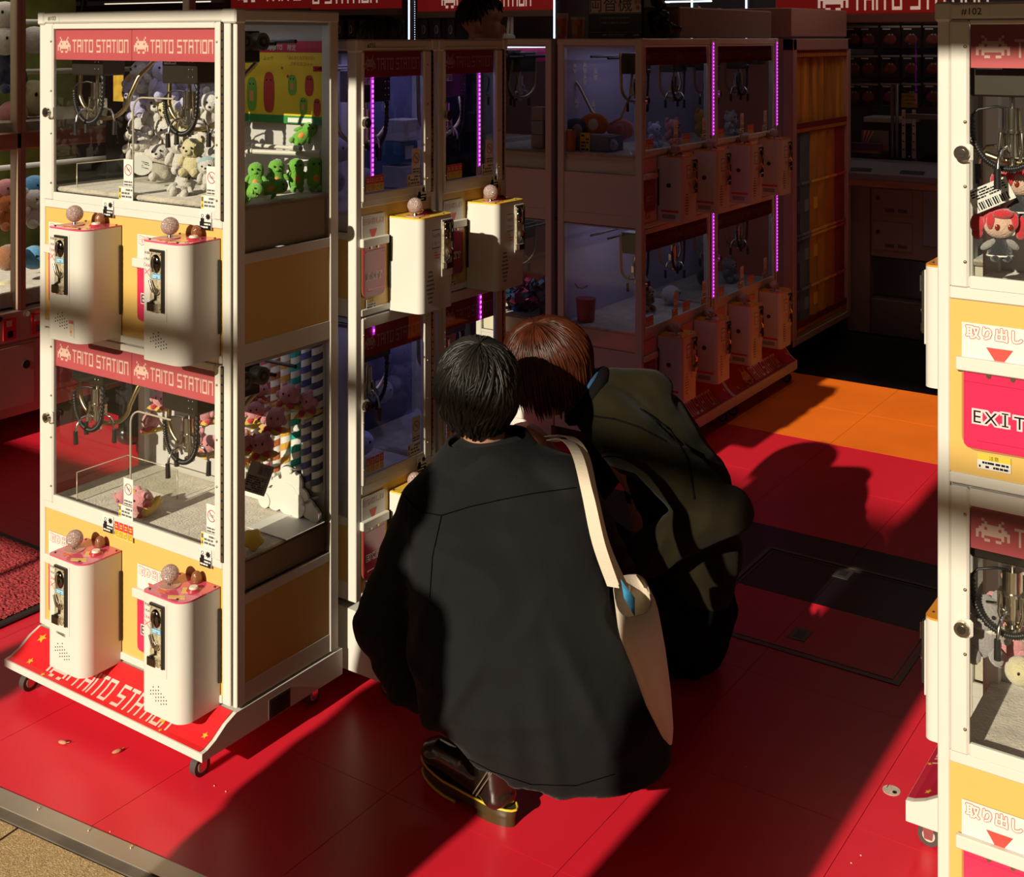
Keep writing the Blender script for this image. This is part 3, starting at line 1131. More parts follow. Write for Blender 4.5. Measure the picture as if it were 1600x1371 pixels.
# ---- standing people: two shoppers beyond the machines, two passers-by added out of view as shadow casters
def stander(label, x, y, face, h, hair, top, seed, hairlen=0.0, lon=1.9, group=None):
    root = thing('person', label, 'person', (x, y, 0), 0.0, group)
    f, r, u = frame(face)
    k = h / 1.72
    Z = lambda z, a=0.0, b_=0.0: V((r.x * a + f.x * b_, r.y * a + f.y * b_, z * 1.0)) * k
    Q = dict(pelvis=Z(.93), chest=Z(1.27), neck=Z(1.45), head=Z(1.585, 0, .02), face=f)
    for s, sg in (('L', -1), ('R', 1)):
        Q.update({'sh' + s: Z(1.40, sg * .165), 'el' + s: Z(1.12, sg * .22, -.02), 'wr' + s: Z(.88, sg * .21, .08), 'hd' + s: Z(-1, 0, .2), 'hn' + s: Z(0, -sg, 0),
                  'hip' + s: Z(.90, sg * .085), 'kn' + s: Z(.48, sg * .095, .02), 'an' + s: Z(.08, sg * .10, -.02), 'to' + s: Z(.03, sg * .12, .14)})
    P, g = bodyparts(Q, k)
    place('body', blobmesh('body', P, 0.010, SKIN, 2), root)
    T = [('c', Q['pelvis'] - V((0, 0, .08)), .155, Q['chest'], .165), ('c', Q['chest'], .15, Q['neck'] - V((0, 0, .05)), .075)]
    L = [('c', Q['hipL'], .12, Q['hipR'], .12)]
    for s in 'LR':
        T += [('c', Q['neck'] * .5 + Q['sh' + s] * .5 - V((0, 0, .03)), .07, Q['sh' + s], .072), ('c', Q['sh' + s], .07, Q['el' + s], .055), ('c', Q['el' + s], .055, Q['wr' + s], .042)]
        L += [('c', Q['hip' + s], .10, Q['kn' + s], .075), ('c', Q['kn' + s], .075, Q['an' + s], .062)]
        place('shoe', blobmesh('shoe', [('c', V((Q['an' + s].x, Q['an' + s].y, .045)) - f * .03, .043, V((Q['to' + s].x, Q['to' + s].y, .04)) + f * .05, .038)], 0.01, LEA, 2), root)
    place('coat', blobmesh('coat', T, 0.013, top, 3, wrinkle(0.006)), root)
    place('trousers', blobmesh('trousers', L, 0.013, BLKC, 3), root)
    hairlocks('hair', hair, Q['head'] + V((0, 0, .022)), (0, 0, 1), f, (0.092 * k, 0.106 * k, 0.104 * k), 240, lon, hairlen, root, seed, 0.008, 0.1, 0.4, 0.8, 1.65)
    return root


p = PX(592, 59, 5.3)
stander('shopper whose black hair shows over the top of #751', p.x, p.y, (0.3, 1, 0), 1.745, HAIRB, BLKC, 11)
p = PX(745, 59, 6.0)
stander('dark-haired shopper standing under the red sign, face turned aside', p.x, p.y, (0.9, 0.35, 0), 1.87, HAIRB, BLKC, 12)
p = PX(232, 59, 4.9)
stander('shopper whose black hair peeps over the top of #103', p.x, p.y, (0.3, 1, 0), 1.765, HAIRB, BLKC, 15)
stander('passer-by in black added outside the frame to cast a shadow, nearer the street', -1.76, -0.22, (0.2, 1, 0), 1.72, HAIRB, BLKC, 13)  # unseen figure added for the shadow band at the man's left
stander('passer-by in olive added outside the frame to cast a shadow, out on the pavement', -2.86, -1.70, (1, 0.1, 0), 1.70, HAIRB, OLIVE, 14)  # unseen figure added to shade the floor left of #103

# ------------------------------------------------------------------ crane-game cabinets


def shared(key, fn):
    if key not in MESH:
        MESH[key] = fn()
    return MESH[key]


def area(name, parent, loc, sx, sy, power, col, rot=(0, 0, 0)):
    l = bpy.data.lights.new(name, 'AREA')
    l.shape = 'RECTANGLE'
    l.size, l.size_y = sx, sy
    l.energy = power
    l.color = col
    o = bpy.data.objects.new(name, l)
    sc.collection.objects.link(o)
    o.parent = parent
    o.location = loc
    o.rotation_euler = rot
    return o


def rr(w, d, r1, r0, n=9):              # coin-box plan: back flat, rounded front corners
    p = [(0, 0), (w, 0)]
    for i in range(n + 1):
        a = PI / 2 * i / n
        p.append((w - r1 + r1 * math.cos(a), -d + r1 - r1 * math.sin(a)))
    for i in range(n + 1):
        a = PI / 2 * i / n
        p.append((r0 - r0 * math.sin(a), -d + r0 - r0 * math.cos(a)))
    return p


def coinbox(root, u, z, w, d, h, style, left=False):
    top = {'pink': PNK, 'yellow': CRM, 'orange': ORT}[style]
    k = (w, d, h, style)
    r1, r0 = (0.032, 0.010) if style == 'pink' else (0.018, 0.018)

    def body():
        b = B()
        p = rr(w, d, r1, r0)
        b.pris(p, 'z', 0, h - 0.004, sm='auto')
        return b.me('coin_box', WH)
    bx = place('coin_box', shared(('cb',) + k, body), root, (u, 0, z))

    def sub(nm, fn, key=()):
        return place(nm, shared((nm,) + k + key, fn), bx)

    def plate():
        b = B()
        b.pris([(x, y) for x, y in rr(w, d, r1, r0)], 'z', h - 0.004, h)
        for (sx, sy) in ((0.008, -0.008), (w - 0.008, -0.008), (0.012, -d + 0.012), (w - 0.03, -d + 0.012)):
            b.cyl((sx, sy, h), (sx, sy, h + 0.002), 0.0025, n=6, mi=1)
        if style == 'pink':
            n = 14
            star = [(0.045 + (0.017 if i % 2 else 0.010) * math.cos(2 * PI * i / n), -d + 0.022 + (0.013 if i % 2 else 0.008) * math.sin(2 * PI * i / n)) for i in range(n)]
            b.pris(star, 'z', h, h + 0.0006, mi=2)
            b.pris([(0.082, -d + 0.004), (0.118, -d + 0.022), (0.105, -d + 0.034), (0.072, -d + 0.014)], 'z', h, h + 0.0006, mi=3)
            b.pris([(0.07, -0.052), (0.088, -0.042), (0.104, -0.06), (0.088, -0.072)], 'z', h, h + 0.0008, mi=3)
        else:
            b.pris([(0.05, -d + 0.012), (0.075, -d + 0.03), (0.035, -d + 0.035), (0.02, -d + 0.02)], 'z', h, h + 0.0006, mi=2)
            b.pris([(w - 0.07, -0.05), (w - 0.02, -0.06), (w - 0.03, -0.02), (w - 0.06, -0.015)], 'z', h, h + 0.0006, mi=2)
        return b.me('top_plate', [top, DRK, mat('top_sticker', (0.70, 0.16, 0.05), 0.4), mat('top_sticker2', (0.70, 0.45, 0.12), 0.4)])
    sub('top_plate', plate)
    bu, bv = (0.036, -d * 0.55)

    def knob():
        b = B()
        b.sph((bu, bv, h + 0.027), 0.0205, 20, 14)
        return b.me('joystick_ball', BALLC)
    sub('joystick_ball', knob)

    def stem():
        b = B()
        b.cyl((bu, bv, h), (bu, bv, h + 0.002), 0.024, n=20, mi=1)
        b.cyl((bu, bv, h + 0.002), (bu, bv, h + 0.010), 0.006, 0.004, n=10)
        return b.me('joystick_stem', [CHR, mat('joystick_disc', (0.45, 0.22, 0.18), 0.3)])
    sub('joystick_stem', stem)

    def button():
        b = B()
        b.cyl((w - 0.036, -d * 0.42, h), (w - 0.036, -d * 0.42, h + 0.005), 0.017, 0.014, n=16, mi=1)
        b.cyl((w - 0.036, -d * 0.42, h + 0.005), (w - 0.036, -d * 0.42, h + 0.009), 0.0105, 0.009, n=16)
        return b.me('start_button', [mat('button_cream', (0.70, 0.60, 0.48), 0.3) if style == 'pink' else DRK, mat('button_red', (0.42, 0.03, 0.04), 0.25)])
    sub('start_button', button)

    def dome():
        b = B()
        b.sph((w * 0.55, -0.016, h + 0.010), (0.0125, 0.0125, 0.017), 16, 10)
        return b.me('lamp_dome', DOME)
    sub('lamp_dome', dome)
    pu = 0.032 if style == 'pink' else w - 0.052
    pw = 0.047 if style == 'pink' else 0.038
    y = -d

    def slotplate():
        b = B()
        b.bbox(pu - 0.003, y - 0.0015, h * 0.34, pu + pw + 0.006, y + 0.002, h * 0.95, 0.001, mi=1)
        b.bbox(pu, y - 0.0055, h * 0.42, pu + pw, y, h * 0.93, 0.0015)
        b.bbox(pu + pw - 0.006, y - 0.009, h * 0.42, pu + pw + 0.001, y, h * 0.93, 0.0015, mi=2)
        b.box(pu + 0.001, y - 0.007, h * 0.915, pu + pw, y, h * 0.935, mi=2)
        for a in (0.45, 0.9):
            for q in (0.007, pw - 0.011):
                b.sph((pu + q, y - 0.0055, h * a), 0.0025, 8, 5, mi=3)
        return b.me('coin_plate', [STL, WH, DRK, BRS])
    sub('coin_plate', slotplate)

    def slot():
        b = B()
        cx, cz = pu + pw * 0.48, h * 0.82
        b.sph((cx, y - 0.006, cz), (0.0165, 0.008, 0.021), 16, 10)
        b.box(cx - 0.0015, y - 0.0165, cz - 0.017, cx + 0.004, y - 0.005, cz + 0.017, mi=1)
        return b.me('coin_slot', [mat('dark_chrome', (0.16, 0.13, 0.10), 0.12, 1.0), CHR])
    sub('coin_slot', slot)

    def lever():
        b = B()
        cx = pu + pw * 0.45
        b.cyl((cx + 0.006, y - 0.005, h * 0.60), (cx + 0.006, y - 0.011, h * 0.60), 0.0095, n=14)
        b.tube([(cx - 0.012, y - 0.012, h * 0.685), (cx - 0.002, y - 0.014, h * 0.62), (cx + 0.002, y - 0.013, h * 0.59)], 0.0035, 6)
        b.tube([(cx + 0.004, y - 0.012, h * 0.64), (cx + 0.010, y - 0.013, h * 0.62)], 0.003, 6)
        b.tube([(cx + 0.003, y - 0.009, h * 0.59), (cx + 0.002, y - 0.009, h * 0.53), (cx - 0.014, y - 0.009, h * 0.50), (cx - 0.015, y - 0.010, h * 0.455)], 0.0025, 5, mi=1)
        return b.me('coin_lever', [CHR, BLK])
    sub('coin_lever', lever)

    def cup():
        b = B()
        b.bbox(pu - 0.001, y - 0.014, h * 0.425, pu + 0.028, y - 0.004, h * 0.50, 0.002)
        b.box(pu + 0.002, y - 0.0145, h * 0.432, pu + 0.025, y - 0.0138, h * 0.492, mi=1)
        return b.me('return_cup', [CHR, mat('cup_dark', (0.09, 0.06, 0.03), 0.25, 0.8)])
    sub('return_cup', cup)
    if style == 'pink':
        def lab():
            b = B()
            b.rect(pu + 0.010, y - 0.0062, h * 0.70, pu + 0.040, y - 0.0062, 0) if False else None
            b.box(pu + 0.009, y - 0.0068, h * 0.695, pu + 0.040, y - 0.005, h * 0.735)
            bars(b, pu + 0.012, h * 0.70, pu + 0.038, h * 0.73, 2, y - 0.0070, 1, 3)
            return b.me('blue_label', [BLU, WHS])
        sub('blue_label', lab)

        def price():
            b = B()
            f = FNF(y - 0.0006)
            write(b, '¥100', 0.0085, f, 0.018, h * 0.885, 0)
            write(b, '1 PLAY', 0.0075, f, 0.018, h * 0.835, 0)
            b.ring(0.011, h * 0.795, 0.0042, 0.001, y - 0.0006, 12, 2)
            write(b, 'OK!', 0.0085, f, 0.0225, h * 0.78, 1)
            for (a, c) in (((0.010, 0.715), (0.027, 0.76)), ((0.010, 0.755), (0.026, 0.70))):
                x0, z0, x1, z1 = a[0], a[1] * h, c[0], c[1] * h
                b.quad((x0, y - 0.0006, z0), (x1, y - 0.0006, z1), (x1, y - 0.0006, z1 + 0.0022), (x0, y - 0.0006, z0 + 0.0022), 1)
            return b.me('price_print', [mat('grey_ink', (0.12, 0.10, 0.09), 0.6), mat('pink_ink', (0.62, 0.12, 0.14), 0.6), mat('lilac_ink', (0.38, 0.32, 0.45), 0.6)])
        sub('price_print', price)

        def holes():
            b = B()
            for i, (lo, hi) in enumerate(((2, 3), (1, 3), (1, 4), (0, 4), (1, 4), (2, 4), (2, 3))):
                for j in range(lo, hi + 1):
                    x, zz = 0.030 + i * 0.0088, h * 0.235 - j * 0.0078 + (0.004 if i % 2 else 0) + (i - 3) * -0.0012
                    b.cyl((x, y - 0.0006, zz), (x, y + 0.0005, zz), 0.0016, n=8)
            return b.me('speaker_holes', EYE)
        tag(sub('speaker_holes', holes), kind='stuff')
    else:
        def price():
            b = B()
            f = FNF(y - 0.0008)
            u0 = w - 0.096
            b.bbox(u0, y - 0.0006, h * 0.66, u0 + 0.036, y + 0.001, h * 0.86, 0.0005, mi=1)
            b.rect(u0 + 0.002, h * 0.67, u0 + 0.034, h * 0.85, y - 0.0007, 2)
            write(b, '100円', 0.0115, f, u0 + 0.018, h * 0.775, 0)
            write(b, '1プレイ', 0.0095, f, u0 + 0.018, h * 0.70, 0)
            b.rect(u0 + 0.010, h * 0.53, u0 + 0.037, h * 0.64, y - 0.0007, 2)
            bars(b, u0 + 0.012, h * 0.54, u0 + 0.036, h * 0.63, 3, y - 0.0012, 3, 5)
            return b.me('price_print', [EYE, mat('ink_frame', (0.05, 0.045, 0.05), 0.6), WHS, mat('pink_ink', (0.62, 0.12, 0.14), 0.6)])
        sub('price_print', price)

        def holes():
            b = B()
            for j in range(8):
                n = 3 + min(j, 7 - j) // 1
                for i in range(min(n, 6)):
                    x, zz = 0.040 + (i - (min(n, 6) - 1) / 2) * 0.0055, h * 0.42 - j * 0.011
                    b.box(x - 0.0012, y - 0.0006, zz - 0.0025, x + 0.0012, y + 0.0005, zz + 0.0025)
            return b.me('speaker_holes', EYE)
        tag(sub('speaker_holes', holes), kind='stuff')

        def lock():
            b = B()
            b.cyl((-0.004, -d * 0.45, h * 0.56), (0.001, -d * 0.45, h * 0.56), 0.009, n=12)
            b.cyl((-0.009, -d * 0.45, h * 0.56), (-0.004, -d * 0.45, h * 0.56), 0.005, n=10)
            return b.me('box_lock', DRK)
        if style == 'orange':
            sub('box_lock', lock)

            def stk():
                b = B()
                b.box(-0.0008, -d + 0.014, h * 0.03, 0.0005, -0.012, h * 0.19)
                b.box(-0.0012, -d + 0.016, h * 0.15, 0.0005, -0.014, h * 0.185, mi=1)
                b.box(-0.0012, -d + 0.03, h * 0.05, 0.0005, -0.02, h * 0.12, mi=2)
                return b.me('maker_sticker', [WHS, REDP, GREY])
            sub('maker_sticker', stk)

    def hinge():
        b = B()
        if style == 'pink':
            b.box(w - 0.001, -0.006, h * 0.20, w + 0.003, -0.001, h * 0.82)
            for i in range(9):
                zz = h * (0.22 + 0.067 * i)
                b.box(w, -0.0062, zz, w + 0.0036, -0.0012, zz + h * 0.05, mi=1)
        else:
            b.box(-0.003, -0.006, h * 0.24, 0.001, -0.001, h * 0.80)
            for i in range(9):
                zz = h * (0.25 + 0.06 * i)
                b.box(-0.0036, -0.0062, zz, 0.0, -0.0012, zz + h * 0.045, mi=1)
        return b.me('hinge', [BLK, DRK])
    sub('hinge', hinge)
    return bx


def clawunit(root, u, v, zc, s=1.0, key='a', dy=0.0, cls=1):
    def mk():
        b = B()
        b.bbox(-0.055, -0.03, -0.075, 0.055, 0.035, 0.0, 0.003)
        for i in range(2):
            for j in range(4):
                b.sph((0.033 + i * 0.012, -0.031, -0.012 - j * 0.016), 0.0018, 6, 4, mi=1)
        return b.me('claw', [DRK, CHR])
    c = place('claw', shared(('claw',), mk), root, (u, v, zc))

    def st():
        b = B()
        b.box(-0.045, -0.0315, -0.034, -0.008, -0.030, -0.008)
        b.box(-0.0445, -0.0318, -0.017, -0.0085, -0.030, -0.0085, mi=1)
        write(b, '注意', 0.008, FNF(-0.0322), -0.026, -0.0165, 2)
        bars(b, -0.034, -0.032, -0.010, -0.019, 3, -0.0319, 2, 4)
        b.ring(-0.0395, -0.0255, 0.004, 0.0015, -0.0319, 10, 2)
        return b.me('warning_label', [WHS, YELP, EYE])
    place('warning_label', shared(('clawst',), st), c)

    def hd():
        b = B()
        b.cyl((0, 0, -0.075), (0, 0, -0.10), 0.004, n=8)
        b.cyl((0, 0, -0.092), (0, 0, -0.125), 0.0145, n=16)
        b.cyl((0, 0, -0.125), (0, 0, -0.130), 0.017, n=16)
        b.cyl((0, 0, -0.130), (0, 0, -0.165), 0.0115, n=14)
        b.box(-0.020, -0.010, -0.148, -0.012, 0.010, -0.125)
        b.box(0.012, -0.010, -0.150, 0.022, 0.010, -0.128)
        b.cyl((0, 0, -0.165), (0, 0, -0.19), 0.004, n=8)
        b.cyl((0, 0, -0.178), (0, 0, -0.186), 0.011, n=10)
        for a in (-1, 1):
            b.tube([(a * 0.015, -0.008, -0.13), (a * 0.017, -0.012, -0.155), (a * 0.012, -0.01, -0.172)], 0.0028, 6)
        return b.me('claw_head', CHR)
    place('claw_head', shared(('clawhd',), hd), c)
    for k, a in enumerate((0.15, PI - 0.15, -PI / 2 - 0.2)):
        def arm(a=a):
            b = B()
            ca, sa = math.cos(a), math.sin(a)
            pts = [(r * ca, r * sa, z) for r, z in ((0.008, -0.160), (0.022, -0.150), (0.038, -0.153), (0.048, -0.166), (0.051, -0.182))]
            b.tube(pts, 0.0028, 6)
            r = 0.052
            b.cyl((r * ca, r * sa, -0.18), (r * 0.98 * ca, r * 0.98 * sa, -0.21), 0.0048, 0.0056, n=8, mi=1)
            return b.me('claw_arm', [CHR, BLK])
        place('claw_arm', shared(('clawarm', k), arm), c)

    def coil():
        b = B()
        p = []
        rs = []
        N = 150
        for i in range(N + 1):
            t = i / N
            a = PI * t
            p.append((-0.052 * math.cos(a) - 0.002, -0.022, -0.105 - 0.078 * math.sin(a) ** 0.8 + (0.035 * max(0, t - 0.85) / 0.15)))
            rs.append(0.0062 if i % 3 == 0 else 0.0040)
        b.tube(p, rs, 6)
        b.tube([(-0.054, -0.022, -0.105), (-0.045, -0.02, -0.095), (-0.02, -0.012, -0.09), (0, 0, -0.095)], 0.002, 5)
        b.tube([(0.048, -0.022, -0.08), (0.046, -0.02, -0.06)], 0.006, 6)
        return b.me('coil_cable', BLK)
    place('coil_cable', shared(('coil',), coil), c)

    def conduit():
        b = B()
        p = [(-0.083, 0.02, -0.0)]
        for i in range(17):
            a = PI * i / 16
            p.append((-0.01 - 0.075 * math.cos(a) + 0.03 * i / 16, 0.015, -0.12 - 0.055 * math.sin(a)))
        p += [(0.105, 0.03, -0.08), (0.14, 0.06, -0.03)]
        b.tube(p, 0.0052, 8)
        return b.me('conduit', BRS)
    place('conduit', shared(('conduit',), conduit), c)
    return c


def nosmoke(u, z, w=0.050):
    """white card with a struck red circle over small print, and a yellow-edged notice below"""
    def mk():
        b = B()
        y = 0.0
        b.box(0, y - 0.0006, 0.030, w * 0.70, y, 0.096)
        cx, cz, r = w * 0.35, 0.070, w * 0.28
        b.ring(cx, cz, r, 0.0018, y - 0.0009, 24, 1)
        b.quad((cx - r * .7, y - 0.0009, cz + r * .66), (cx + r * .66, y - 0.0009, cz - r * .7), (cx + r * .75, y - 0.0009, cz - r * .6), (cx - r * .6, y - 0.0009, cz + r * .75), 1)
        for q in (-0.4, 0.05, 0.4):
            b.ring(cx + q * r, cz - 0.1 * r + abs(q) * r * 0.5, r * 0.22, 0.0008, y - 0.0009, 8, 2)
        bars(b, 0.002, 0.030, w * 0.66, 0.044, 2, y - 0.0009, 2, 1)
        b.box(-w * 0.35, y - 0.0012, -0.004, w * 0.70, y, 0.028)
        b.rect(-w * 0.34, -0.003, -w * 0.18, 0.027, y - 0.0014, 3)
        b.add([(-w * 0.33, y - 0.0016, 0.001), (-w * 0.19, y - 0.0016, 0.001), (-w * 0.26, y - 0.0016, 0.010)], [(0, 1, 2)], 2)
        b.rect(-w * 0.32, 0.014, -w * 0.2, 0.024, y - 0.0016, 2)
        bars(b, -w * 0.14, 0.0, w * 0.68, 0.025, 3, y - 0.0014, 2, 2)
        return b.me('warning_sticker', [WHS, mat('dark_red_ink', (0.36, 0.03, 0.04), 0.5), mat('grey_ink2', (0.10, 0.09, 0.09), 0.6), YELP])
    return shared(('nosmoke', w), mk)


def fourstrip():
    def mk():
        b = B()
        for i in range(4):
            b.rect(i * 0.0175, 0.0, i * 0.0175 + 0.0165, 0.040, -0.0007, 2)
            b.rect(i * 0.0175 + 0.0004, 0.019, i * 0.0175 + 0.0161, 0.0395, -0.0009, 0)
            b.rect(i * 0.0175 + 0.0004, 0.0005, i * 0.0175 + 0.0161, 0.019, -0.0009, 1)
            bars(b, i * 0.0175 + 0.002, 0.003, i * 0.0175 + 0.0148, 0.017, 4, -0.0011, 3, i)
            bars(b, i * 0.0175 + 0.004, 0.023, i * 0.0175 + 0.0130, 0.035, 2, -0.0011, 1, 9 + i)
        return b.me('notice_strip', [REDP, YELP, WHS, mat('notice_ink', (0.35, 0.12, 0.02), 0.6)])
    return shared(('four',), mk)


def warnblack():
    def mk():
        b = B()
        b.rect(0, 0, 0.040, 0.042, -0.0007, 0)
        b.rect(0.001, 0.0, 0.039, 0.018, -0.0009, 1)
        bars(b, 0.003, 0.002, 0.037, 0.016, 2, -0.0011, 0, 2)
        b.rect(0.004, 0.018, 0.016, 0.026, -0.0009, 1)
        b.ring(0.010, 0.031, 0.0045, 0.0015, -0.0009, 10, 1)
        n = 18
        b.add([(0.029 + (0.010 if i % 2 else 0.006) * math.cos(2 * PI * i / n), -0.0009, 0.030 + (0.009 if i % 2 else 0.005) * math.sin(2 * PI * i / n)) for i in range(n)], [list(range(n))], 1)
        return b.me('caution_sticker', [WHS, EYE])
    return shared(('wblk',), mk)


def chute(root, u, z0, w, style):
    """board reading 取り出し口 with a red triangle, over the prize flap"""
    h = 0.131
    bd = B()
    bd.box(0, -0.0008, 0.151, w, 0, 0.229)
    f = FNF(-0.0012)
    sz = w / 5.5
    if style != 'red':
        outlined(bd, '取り出し口', sz, -0.0010, w * 0.505, 0.206, 1, 0, sz * 0.085, sz * 0.038)
    else:
        write(bd, '取り出し口', sz, f, w * 0.48, 0.206, 0)
    t = w * 0.17
    bd.add([(w * 0.48 - t, -0.0012, 0.192), (w * 0.48, -0.0012, 0.160), (w * 0.48 + t, -0.0012, 0.192)], [(0, 1, 2)], 1 if style != 'red' else 0)
    p = place('chute_board', shared(('chb', w, style), lambda: bd.me('chute_board', [WHS if style != 'red' else mat('chute_pink', (0.66, 0.30, 0.27), 0.5), mat('chute_red', (0.66, 0.06, 0.045), 0.5)] if style != 'red' else [mat('chute_pink', (0.66, 0.30, 0.27), 0.5)] * 2)), root, (u, 0, z0))
    if style == 'red':
        p.data.materials[0] = mat('chute_pink', (0.66, 0.30, 0.27), 0.5)

        def back():
            return B().box(0, -0.0006, 0.150, w, 0.0, 0.230).me('red_backing', BAN)
        place('red_backing', shared(('chback', w), back), p)

    def flap():
        b = B()
        r = 0.022
        out = [(0.0, h), (0.0, r)] + [(r - r * math.cos(PI / 2 * i / 5), r - r * math.sin(PI / 2 * i / 5)) for i in range(1, 6)] + \
              [(w - r + r * math.sin(PI / 2 * i / 5), r - r * math.cos(PI / 2 * i / 5)) for i in range(1, 6)] + [(w, h)]
        b.pris(out, 'y', -0.0015, 0.002, 1)
        k = 0.0035
        out2 = [(min(max(x, k), w - k), max(z, k)) for x, z in out]
        b.pris(out2, 'y', -0.0035, -0.001, 0)
        b.bbox(-0.008, -0.012, h, w + 0.006, 0.0, h + 0.022, 0.002, 2)
        for q in (0.35, 0.65):
            b.cyl((w * q, -0.006, h - 0.004), (w * q, -0.003, h - 0.004), 0.004, n=8, mi=3)
        b.bbox(w * 0.2, -0.0055, h * 0.13, w * 0.95, -0.003, h * 0.17, 0.001, 0)
        b.bbox(k, -0.005, h * 0.86, w - k, -0.003, h * 0.92, 0.001, 0)
        return b.me('prize_flap', [MAG if style == 'big' else mat('dark_flap', (0.30, 0.02, 0.05), 0.15, coat=0.5), mat('flap_edge', (0.40, 0.20, 0.06), 0.3), WH, BRS])
    fl = place('prize_flap', shared(('flap', w, style), flap), root, (u, 0, z0 + 0.019))

    def ex():
        b = B()
        for ci, ch in enumerate('EXIT'):
            uu = w * (0.20 + 0.178 * ci)
            write(b, ch, w * 0.235, FNF(-0.0042 - ci * 0.00006), uu, h * 0.36, 1, off=w * 0.024)
            write(b, ch, w * 0.235, FNF(-0.0048), uu, h * 0.36, 0)
            if ch == 'I':
                for zz in (h * 0.36, h * 0.36 + w * 0.163):
                    b.rect(uu - w * 0.065, zz - w * 0.02, uu + w * 0.065, zz + w * 0.036, -0.00433, 1)
                    b.rect(uu - w * 0.042, zz, uu + w * 0.042, zz + w * 0.017, -0.00486, 0)
        return b.me('exit_print', [EYE, mat('exit_halo', (0.70, 0.52, 0.50), 0.5)])
    place('exit_print', shared(('exit', w), ex), fl)

    def ntc():
        b = B()
        b.box(w * 0.2, -0.0008, -0.022, w * 0.62, 0, 0.003)
        b.rect(w * 0.2, -0.007, w * 0.62, 0.003, -0.0010, 1)
        write(b, '注意', 0.008, FNF(-0.0013), w * 0.41, -0.0055, 2)
        bars(b, w * 0.22, -0.021, w * 0.6, -0.008, 2, -0.0010, 2, 8)
        return b.me('notice', [WHS, YELP, EYE])
    place('chute_notice', shared(('ntc', w), ntc), root, (u, 0, z0 + 0.012))


